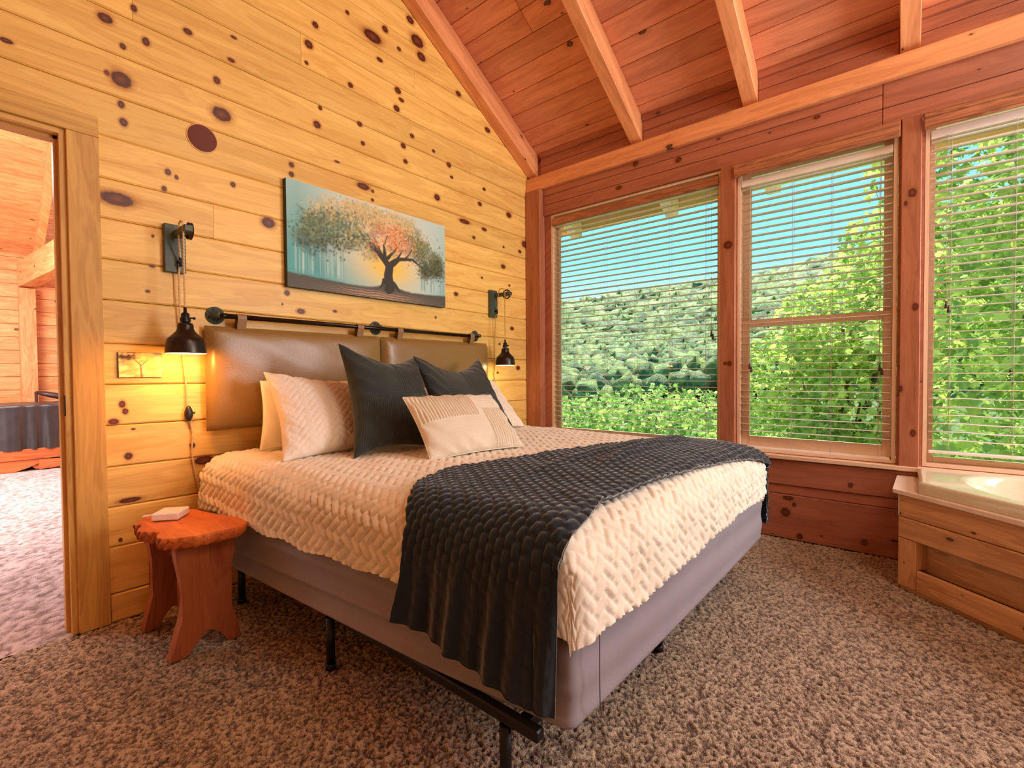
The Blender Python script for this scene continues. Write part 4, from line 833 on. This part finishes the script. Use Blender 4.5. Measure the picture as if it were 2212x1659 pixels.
def leafcol(a, b):
    a = a+rs.normal()*.10; b = b+rs.normal()*.06
    if a < .62: c = [(88, 118, 92), (62, 96, 96), (126, 140, 88), (150, 160, 116)]
    elif a < .95: c = [(88, 126, 120), (170, 168, 110), (226, 206, 140), (70, 104, 104)]
    elif a < 1.42: c = [(238, 160, 96), (226, 120, 84), (242, 196, 120), (196, 96, 70)]
    else: c = [(96, 112, 78), (120, 140, 100), (66, 88, 78), (154, 146, 84)]
    if b < .52: c = [tuple(int(x*.72) for x in q) for q in c]
    if b > .80: c = [(228, 208, 150), (236, 190, 130), (170, 176, 130)]
    return c[rs.randint(len(c))]
def dots(n, cen, spr, rad, alpha):
    global C_
    for _ in range(n):
        k = rs.randint(len(cen)); a0 = cen[k][0]+rs.normal()*spr[0]*cen[k][2]; b0 = cen[k][1]+rs.normal()*spr[1]*cen[k][2]
        if not (0 < a0 < 1.95 and .12 < b0 < .98): continue
        r = rad*rs.uniform(.5, 1.5); i0, i1 = int(max(0, (a0-3*r)/1.95*nu)), int(min(nu, (a0+3*r)/1.95*nu+2)); j0, j1 = int(max(0, (b0-3*r)*nv)), int(min(nv, (b0+3*r)*nv+2))
        aa, bb_ = A[i0:i1, j0:j1], B[i0:i1, j0:j1]; w_ = alpha*np.exp(-(((aa-a0)/r)**2+((bb_-b0)/r)**2)); C_[i0:i1, j0:j1] = lerpc(C_[i0:i1, j0:j1], np.ones_like(C_[i0:i1, j0:j1])*np.array(s2l(leafcol(a0, b0))), w_)
cen = [(.25, .66, .8), (.5, .82, .8), (.75, .88, .8), (1.0, .90, .7), (1.38, .84, .8), (1.58, .68, .8), (1.8, .54, .7), (1.84, .42, .6), (.24, .50, .9), (.36, .74, 1), (.7, .86, .9), (1.2, .88, .9), (.30, .56, 1), (.45, .66, 1.2), (.62, .74, 1.1), (.80, .72, 1.1), (.95, .80, 1), (1.12, .78, 1.1), (1.3, .74, 1.2), (1.45, .66, 1.1), (1.6, .56, 1.1), (1.74, .46, .9), (.5, .52, .8), (.9, .55, .7), (1.2, .62, .8), (1.66, .40, .7), (.7, .58, .8)]
dots(900, cen, (.085, .065), .030, .40)
C_ = lerpc(C_, np.ones_like(C_)*cc_(60, 56, 50), np.clip(.5-trunkd/.009, 0, 1))
dots(5200, cen, (.10, .085), .0075, .85)
C_ = lerpc(C_, np.ones_like(C_)*cc_(64, 60, 54), np.clip(.5-trunkd/.008, 0, 1)*np.clip((.58-B)/.1, 0, .9))
X = 1.215+cw*U; Z = 1.543+chh*Vv; Pc = np.stack([X, np.full_like(X, 2.5845), Z], -1)
cv = thing('canvas_picture', (1.787, YW, 1.83), 'wide canvas picture of a spreading tree in teal and orange, above the bed', 'picture')
MB().bb(1.215, 1.215+cw, 2.585, YW-.001, 1.543, 1.543+chh, bevel=.002).build('stretcher', simple('canvas_edge', s2l((60, 70, 70)), .8), cv)
grid_mesh('printed_face', Pc, colors=np.clip(C_, 0, 1), UV=np.stack([U, Vv], -1), mat=PRINT, parent=cv, smooth=False)
nu2, nv2 = 120, 80; U2, V2_ = np.meshgrid(np.linspace(0, 1, nu2), np.linspace(0, 1, nv2), indexing='ij')
f1 = fbm(U2*5, V2_*5, 21); f2 = fbm(U2*7, V2_*7, 22)
C2 = lerpc(np.ones((nu2, nv2, 3))*cc_(226, 190, 110), np.ones((nu2, nv2, 3))*cc_(250, 226, 150), np.clip(.5+f1, 0, 1))
C2 = lerpc(C2, np.ones_like(C2)*cc_(60, 44, 40), np.clip(np.clip((V2_-.45)*2.2, 0, 1)*np.clip((.55-U2)*2.4+.2, 0, 1)*(1+f2), 0, 1))
C2 = lerpc(C2, np.ones_like(C2)*cc_(120, 112, 130), np.clip((V2_-.75)*5, 0, 1)*np.clip((U2-.6)*4, 0, 1))
C2 = lerpc(C2, np.ones_like(C2)*cc_(206, 140, 50), np.clip(f2*1.5, 0, 1)*np.clip(.9-V2_, 0, 1)*.7)
td = np.minimum(seg(U2*1.5, V2_, .78, .0, .74, .5, .045, .03), np.minimum(seg(U2*1.5, V2_, .74, .5, .5, .75, .03, .012), seg(U2*1.5, V2_, .74, .45, 1.0, .7, .025, .01)))
C2 = lerpc(C2, np.ones_like(C2)*cc_(110, 70, 40), np.clip(.5-td/.02, 0, 1)*.8)
pq = thing('small_plaque', (.57, YW, 1.11), 'small unframed yellow tree picture left of the glowing lamp', 'picture')
MB().bb(.492, .648, YW-.010, YW-.0005, 1.056, 1.166, bevel=.001).build('backing', DARKWOOD, pq)
grid_mesh('printed_face', np.stack([.493+.154*U2, np.full_like(U2, YW-.0104), 1.057+.108*V2_], -1), colors=np.clip(C2, 0, 1), UV=np.stack([U2, V2_], -1), mat=PRINT, parent=pq, smooth=False)
# ------------------------------------------------------------ live-edge stool
st = thing('live_edge_stool', (.62, 2.25, 0), 'reddish live-edge wooden stool used as a nightstand left of the bed', 'stool')
out = [(.503, 2.40), (.540, 2.455), (.600, 2.480), (.660, 2.470), (.705, 2.425), (.725, 2.34), (.745, 2.25), (.775, 2.15), (.785, 2.07), (.765, 2.015), (.715, 1.995), (.650, 2.00), (.590, 2.005), (.535, 2.03), (.500, 2.075), (.497, 2.125), (.515, 2.165), (.490, 2.20), (.470, 2.25), (.478, 2.29), (.497, 2.325), (.480, 2.36)]
def closed(pts, k):
    n = len(pts); o = []; P = [Vector((*p, 0)) for p in pts]
    for i in range(n):
        a, b, c, d = P[i-1], P[i], P[(i+1) % n], P[(i+2) % n]
        for j in range(k):
            t = j/k; q_ = .5*((2*b)+(c-a)*t+(2*a-5*b+4*c-d)*t*t+(3*b-a-3*c+d)*t**3); o.append((q_.x, q_.y))
    return np.array(o)
O = closed(out, 6); cen_ = O.mean(0); zs_ = [(.0, .426, .88), (.0, .426, .93), (0, .436, .97), (0, .450, .992), (0, .462, 1.0), (0, .470, .988), (0, .4725, .96), (0, .4725, .5), (0, .4725, .02)]
P = np.zeros((len(O)+1, len(zs_), 3))
for j, (_, z, k) in enumerate(zs_):
    for i in range(len(O)+1):
        p = O[i % len(O)]; jit = .006*math.sin(i*1.7+j*2.1)*(0 < j < 5); d = (p-cen_); P[i, j] = (cen_[0]+d[0]*k+jit, cen_[1]+d[1]*k+jit, z+.0035*math.sin(i*.9)*(1 < j < 5))
grid_mesh('stool_top', P, UV=np.stack([P[..., 1], P[..., 0]], -1), mat=STOOL, parent=st)
def leg(y, lean, xa, xb, yaw_):
    """slab leg flared at the bottom with an arch cut, silhouette in x-z, thickness in y"""
    c = (xa+xb)/2; w = (xb-xa)/2
    sil = [(-1.0, 0), (-.86, .06), (-.66, .15), (-.60, .22), (-.68, .30), (-.78, .37), (-.82, .43), (.82, .43), (.80, .37), (.70, .30), (.64, .22), (.70, .15), (.90, .06), (1.0, 0), (.62, .0), (.42, .045), (.18, .085), (-.05, .088), (-.28, .055), (-.52, 0)]
    T = .052; s = MB(); rows = []
    A_ = []; B_ = []
    for x, z in sil:
        yo = lean*(1-z/.43); q = Vector((c+x*w, y+yo, z))
        A_.append(s.bm.verts.new(q+Vector((0, -T/2, 0)))); B_.append(s.bm.verts.new(q+Vector((0, T/2, 0))))
    n = len(sil); fs = [s.bm.faces.new(A_), s.bm.faces.new(B_[::-1])]+[s.bm.faces.new((A_[i], B_[i], B_[(i+1) % n], A_[(i+1) % n])) for i in range(n)]
    bmesh.ops.bevel(s.bm, geom=s.bm.edges[:], offset=.008, segments=2, affect='EDGES', profile=.5)
    for f in s.bm.faces:
        f.smooth = False
        for l in f.loops: q = l.vert.co; l[s.uv].uv = (q.z, q.x+q.y)
    return s.build('leg', STOOLLEG, st)
leg(2.085, .01, .515, .762, 0); leg(2.40, .03, .51, .71, 0)
MB().bb(.60, .66, 2.10, 2.40, .30, .35, bevel=.01, grain=1).build('stretcher', STOOLLEG, st)
rb = thing('white_router_box', (.60, 2.36, .4735), 'small white plastic box lying on the wooden stool', 'box')
Rz = Matrix.Rotation(math.radians(-38), 3, 'Z')
MB().box((.600, 2.345, .4895), (.098, .105, .030), R=Rz, bevel=.006, seg=3).build('case', WHITEPL, rb)
MB().tube([(.545, 2.385, .487), (.525, 2.400, .485), (.515, 2.405, .482)], [.006, .006, .003], 8).build('plug', WHITEPL, rb)
# ------------------------------------------------------------ corner bathtub in its pine surround
dv = Vector((-.662, -.749, 0)).normalized(); ev_ = Vector((dv.y*-1, dv.x, 0))      # along the face / into the corner
ev_ = Vector((.749, -.662, 0)).normalized()
O0 = Vector((2.985, .018, 0))                                     # foot of the surround's front corner
Rf = Matrix(((dv.x, ev_.x, 0), (dv.y, ev_.y, 0), (0, 0, 1)))
tub = thing('corner_bathtub', (3.0, -.5, 0), 'white corner bathtub set in a knotty pine panelled surround under the right window', 'bathtub')
LF = 1.12
def fb(name, a0, a1, z0, z1, d0, d1, mat=PINE_TUB, grain=0, bev=.003):
    c = O0+dv*((a0+a1)/2)+ev_*((d0+d1)/2); return MB().box((c.x, c.y, (z0+z1)/2), (a1-a0, abs(d1-d0), z1-z0), R=Rf, bevel=bev, grain=grain).build(name, mat, tub)
fb('fascia_board', 0, LF, .352, .458, -.006, .014); fb('rail_board', 0, LF, .252, .349, -.012, .010)
fb('stile', 0, .088, .018, .249, -.012, .010, grain=2); fb('stile', 1.032, 1.12, .018, .249, -.012, .010, grain=2)
fb('bottom_rail', .091, 1.029, .018, .117, -.012, .010)
fb('recessed_panel', .02, LF, .10, .262, .052, .066); fb('plinth', 0, LF, -.01, .017, .004, .02)
fb('reveal', .080, .088, .115, .252, .010, .052, grain=2)
MB().bb(3.0, 3.402, .004, .022, .0, .345, grain=0, bevel=.002).build('side_board', PINE_TUB, tub); MB().bb(2.998, 3.402, .002, .026, .349, .458, bevel=.002).build('side_board', DECK, tub)
d0 = O0+dv*-.02+ev_*-.03; f1 = d0+dv*1.16; dk = [(3.405, .035), (d0.x+.02, .048), (f1.x, f1.y), (f1.x, -1.60), (3.405, -1.60)]
MB().bb(f1.x+.03, f1.x+.05, -1.58, f1.y+.01, 0, .349, grain=1, bevel=.002).bb(f1.x+.025, f1.x+.045, -1.58, f1.y+.01, .352, .458, grain=1, bevel=.002).build('end_board', PINE_TUB, tub)
cen_t = Vector((2.945, -.05, 0))+dv*.47+ev_*.40; sa, sb = .52, .34
def ell(k, n=56, z=0, sa_=sa, sb_=sb): return [cen_t+dv*(math.cos(2*PI*i/n)*sa_*k)+ev_*(math.sin(2*PI*i/n)*sb_*k)+Vector((0, 0, z)) for i in range(n)]
def holed(outer, hole, z):
    """flat ring between a polygon outline and an ellipse: match by angle"""
    n = len(hole); res = []
    for p in hole:
        d = (p-cen_t); d.z = 0; d.normalize(); best = None
        for i in range(len(outer)):
            a, b = Vector((*outer[i], 0)), Vector((*outer[(i+1) % len(outer)], 0)); e = b-a; den = d.x*(-e.y)+d.y*e.x
            if abs(den) < 1e-9: continue
            w_ = a-cen_t; w_.z = 0; t = (w_.x*(-e.y)+w_.y*e.x)/den; q_ = (d.x*w_.y-d.y*w_.x)/den
            if t > 0 and -.001 <= q_ <= 1.001 and (best is None or t < best): best = t
        res.append(Vector((cen_t.x+d.x*(best or 1), cen_t.y+d.y*(best or 1), z)))
    for c in outer:      # snap the nearest ray to each true corner
        k = min(range(n), key=lambda i: (res[i].x-c[0])**2+(res[i].y-c[1])**2); res[k] = Vector((c[0], c[1], z))
    return res
s = MB(); n = 112
H1 = ell(1.08, n, .459); Oo = holed(dk, H1, .459)
rows = [[v+Vector((0, 0, 0)) for v in H1], Oo, [v+Vector((0, 0, .018)) for v in Oo], [v+Vector((0, 0, .018)) for v in H1]]
def rowsmesh(s, rows, closed_loop=True):
    VV = [[s.bm.verts.new(p) for p in r] for r in rows]
    for a, b in zip(VV, VV[1:]):
        for i in range(len(a)):
            f = s.bm.faces.new((a[i], a[(i+1) % len(a)], b[(i+1) % len(a)], b[i]))
            for l in f.loops: q_ = l.vert.co; l[s.uv].uv = (q_.x+q_.z, q_.y)
    return VV
rowsmesh(s, rows+[rows[0]]); bmesh.ops.remove_doubles(s.bm, verts=s.bm.verts, dist=1e-5); s.build('deck', DECK, tub)
s = MB()
def rimrow(z, inset):
    q_ = [(3.400-inset, -.050-inset), (2.945+inset*.5, -.050-inset), (2.945+dv.x*.98+inset, -.050+dv.y*.98), (2.945+dv.x*.98+inset, -1.50+inset), (3.400-inset, -1.50+inset)]; return holed(q_, ell(1, n), z)
rr_ = [rimrow(.478, 0), rimrow(.518, .0), rimrow(.528, .005), rimrow(.532, .015)]
rr_ += [ell(1.03, n, .532), ell(1.0, n, .529), ell(.975, n, .518), ell(.955, n, .49), ell(.93, n, .42), ell(.88, n, .30), ell(.80, n, .20), ell(.68, n, .155), ell(.4, n, .145), ell(.01, n, .145)]
VV = rowsmesh(s, rr_)
for f in s.bm.faces: f.smooth = min(v.co.z for v in f.verts) > .475 and max(v.co.z for v in f.verts) < .5295 or min(v.co.z for v in f.verts) < .528
s.build('basin', ACRYL, tub)
# ------------------------------------------------------------ outside: hillside forest and nearer trees
def blob(rng, r, sub=2):
    bm = bmesh.new(); bmesh.ops.create_icosphere(bm, subdivisions=sub, radius=1); V = np.array([v.co[:] for v in bm.verts]); Q = np.array([[v.index for v in f.verts] for f in bm.faces]); bm.free(); return V, Q
def hillz(x, y):
    s = -7+np.clip(x-14, 0, 400)*.235+.04*np.clip(-y, -40, 120)*np.clip((x-20)/60, 0, 1)*3+ .12*np.clip(-y+10, 0, 60)*np.clip((x-30)/80, 0, 1); return s
gx, gy_ = np.meshgrid(np.linspace(9, 210, 60), np.linspace(-150, 190, 60), indexing='ij')
hill = grid_mesh('hill_ground', np.stack([gx, gy_, hillz(gx, gy_)-1.0], -1), mat=EARTH); props(hill, kind='structure')
rng = np.random.RandomState(11); BV, BQ = blob(rng, 1, 2); VV, QQ, CC = [], [], []; off = 0
for k in range(12000):
    d = 46+150*rng.rand()**.8; a = rng.uniform(-.62, .78); x, y = d*math.cos(a), d*math.sin(a)
    r = rng.uniform(.8, 1.9)*(.30+d/90); V = BV*np.array([r, r, r*1.05])*(1+.75*(rng.rand(len(BV), 1)-.5)); z = hillz(np.array(x), np.array(y))+r*.6
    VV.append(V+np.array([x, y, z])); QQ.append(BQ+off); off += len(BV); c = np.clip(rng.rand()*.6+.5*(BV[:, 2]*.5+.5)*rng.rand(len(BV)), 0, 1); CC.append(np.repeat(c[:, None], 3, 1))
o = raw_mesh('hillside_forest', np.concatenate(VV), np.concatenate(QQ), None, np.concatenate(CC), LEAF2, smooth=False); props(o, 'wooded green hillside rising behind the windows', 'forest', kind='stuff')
def tree(name, label, x, y, z0, h, blobs, nleaf, ls, mat, seed, tr_=.14):
    t = thing(name, (x, y, z0), label, 'tree', None); r = np.random.RandomState(seed)
    s = MB(); s.tube([(x, y, z0), (x+.1, y+.1, z0+h*.35), (x-.1, y, z0+h*.7), (x, y, z0+h*.95)], [tr_, tr_*.8, tr_*.5, .02], 8)
    for b in blobs:
        bz = z0+h*.25+(b[2]-z0)*.3; s.tube([(x, y, bz), ((x+b[0])/2, (y+b[1])/2, (bz+b[2])/2+.3), (b[0], b[1], b[2])], [tr_*.45, tr_*.25, .015], 6)
    s.build('trunk', BARK, t)
    w = np.array([b[3]**2.2 for b in blobs]); w /= w.sum(); kk = r.choice(len(blobs), nleaf, p=w); Bc = np.array(blobs)[kk]
    d = r.normal(size=(nleaf, 3)); d /= np.linalg.norm(d, axis=1, keepdims=True); rad = Bc[:, 3]*(.45+.6*r.rand(nleaf)**.6); c = Bc[:, :3]+d*rad[:, None]*np.array([1, 1, .8])
    # maple-like leaf: a five-point fan, drooping
    L5 = np.array([(0, -.5, 0), (.42, -.15, -.05), (.30, .10, 0), (.55, .38, -.12), (.14, .25, 0), (0, .62, -.12), (-.14, .25, 0), (-.55, .38, -.12), (-.30, .10, 0), (-.42, -.15, -.05)])
    e1 = r.normal(size=(nleaf, 3)); e1 /= np.linalg.norm(e1, axis=1, keepdims=True); nn = r.normal(size=(nleaf, 3))*.7+np.array([-.3, 0, .9]); e2 = np.cross(nn, e1); e2 /= np.linalg.norm(e2, axis=1, keepdims=True); e3 = np.cross(e1, e2)
    sz = ls*(.6+.8*r.rand(nleaf)); Vt = c[:, None]+(L5[None, :, 0, None]*e1[:, None]+L5[None, :, 1, None]*e2[:, None]+L5[None, :, 2, None]*e3[:, None])*sz[:, None, None]
    Q = (np.arange(nleaf)*10)[:, None, None]+np.array([(0, 1, 2), (0, 2, 4), (2, 3, 4), (4, 5, 6), (0, 4, 6), (6, 7, 8), (0, 6, 8), (0, 8, 9)])[None]
    col = np.repeat(np.repeat(r.rand(nleaf)**.8, 10)[:, None], 3, 1); o = raw_mesh('foliage', Vt.reshape(-1, 3), Q.reshape(-1, 3), None, col, mat, t, smooth=False); o['kind'] = 'stuff'; return t
tree('maple_tree', 'bright yellow-green maple tree filling the right window', 7.6, -1.4, -5, 12.5, [(7.4, -1.2, 3.6, 1.6), (7.2, -2.2, 2.4, 1.6), (7.0, -.9, 1.6, 1.3), (7.8, -2.6, 4.4, 1.5), (7.2, -1.6, .2, 1.5), (7.4, -.6, -.6, 1.1), (8.0, -3.4, 1.4, 1.8), (7.6, -2.6, -1.0, 1.6), (8.6, -.9, 5.0, 1.3), (8.8, -4.4, 3.6, 2.0), (6.7, -.2, 8.0, 1.7), (6.7, -1.7, 7.8, 1.9)], 30000, .105, LEAF, 3)  # two highest crown clumps, out of view, added to shade the right window
tree('maple_tree', 'leafy maple tree beyond the middle window', 10.6, .9, -6, 8.5, [(10.2, .75, 1.9, 1.15), (10.4, 1.55, 1.0, 1.1), (10.2, .6, .6, 1.2), (10.4, 1.8, -.6, 1.4), (10.0, .9, -.9, 1.3), (10.6, 2.8, -1.9, 1.5), (10.4, 1.2, -2.4, 1.5), (10.8, -.2, 3.2, 1.2), (11.2, -.2, 1.8, 1.3)], 20000, .12, LEAF, 5)
tree('shade_tree', 'pale green tree low beyond the left part of the windows', 15.5, 6.5, -8, 8, [(15.5, 6.8, -0.9, 2.0), (15.2, 5.0, -1.1, 2.0), (15.8, 8.8, -1.3, 2.0), (15.4, 3.2, -1.0, 1.8), (16, 10.6, -1.5, 2.0), (15.4, 6.2, -2.9, 2.2), (15.4, 9.2, -3.1, 2.0), (15.4, 3.4, -2.9, 2.2)], 15000, .17, LEAF3, 9)
tree('shade_tree', 'darker green tree behind the maples, beyond the right window', 14, -4.2, -6, 13, [(14, -3.6, 5.2, 2.4), (13.6, -5.4, 3, 2.6), (14, -2.6, 2.2, 2.2), (13.8, -4.2, .2, 2.6), (14, -2.4, -1.4, 2.2), (14, -7, 5, 2.8)], 12000, .2, LEAF3, 10)
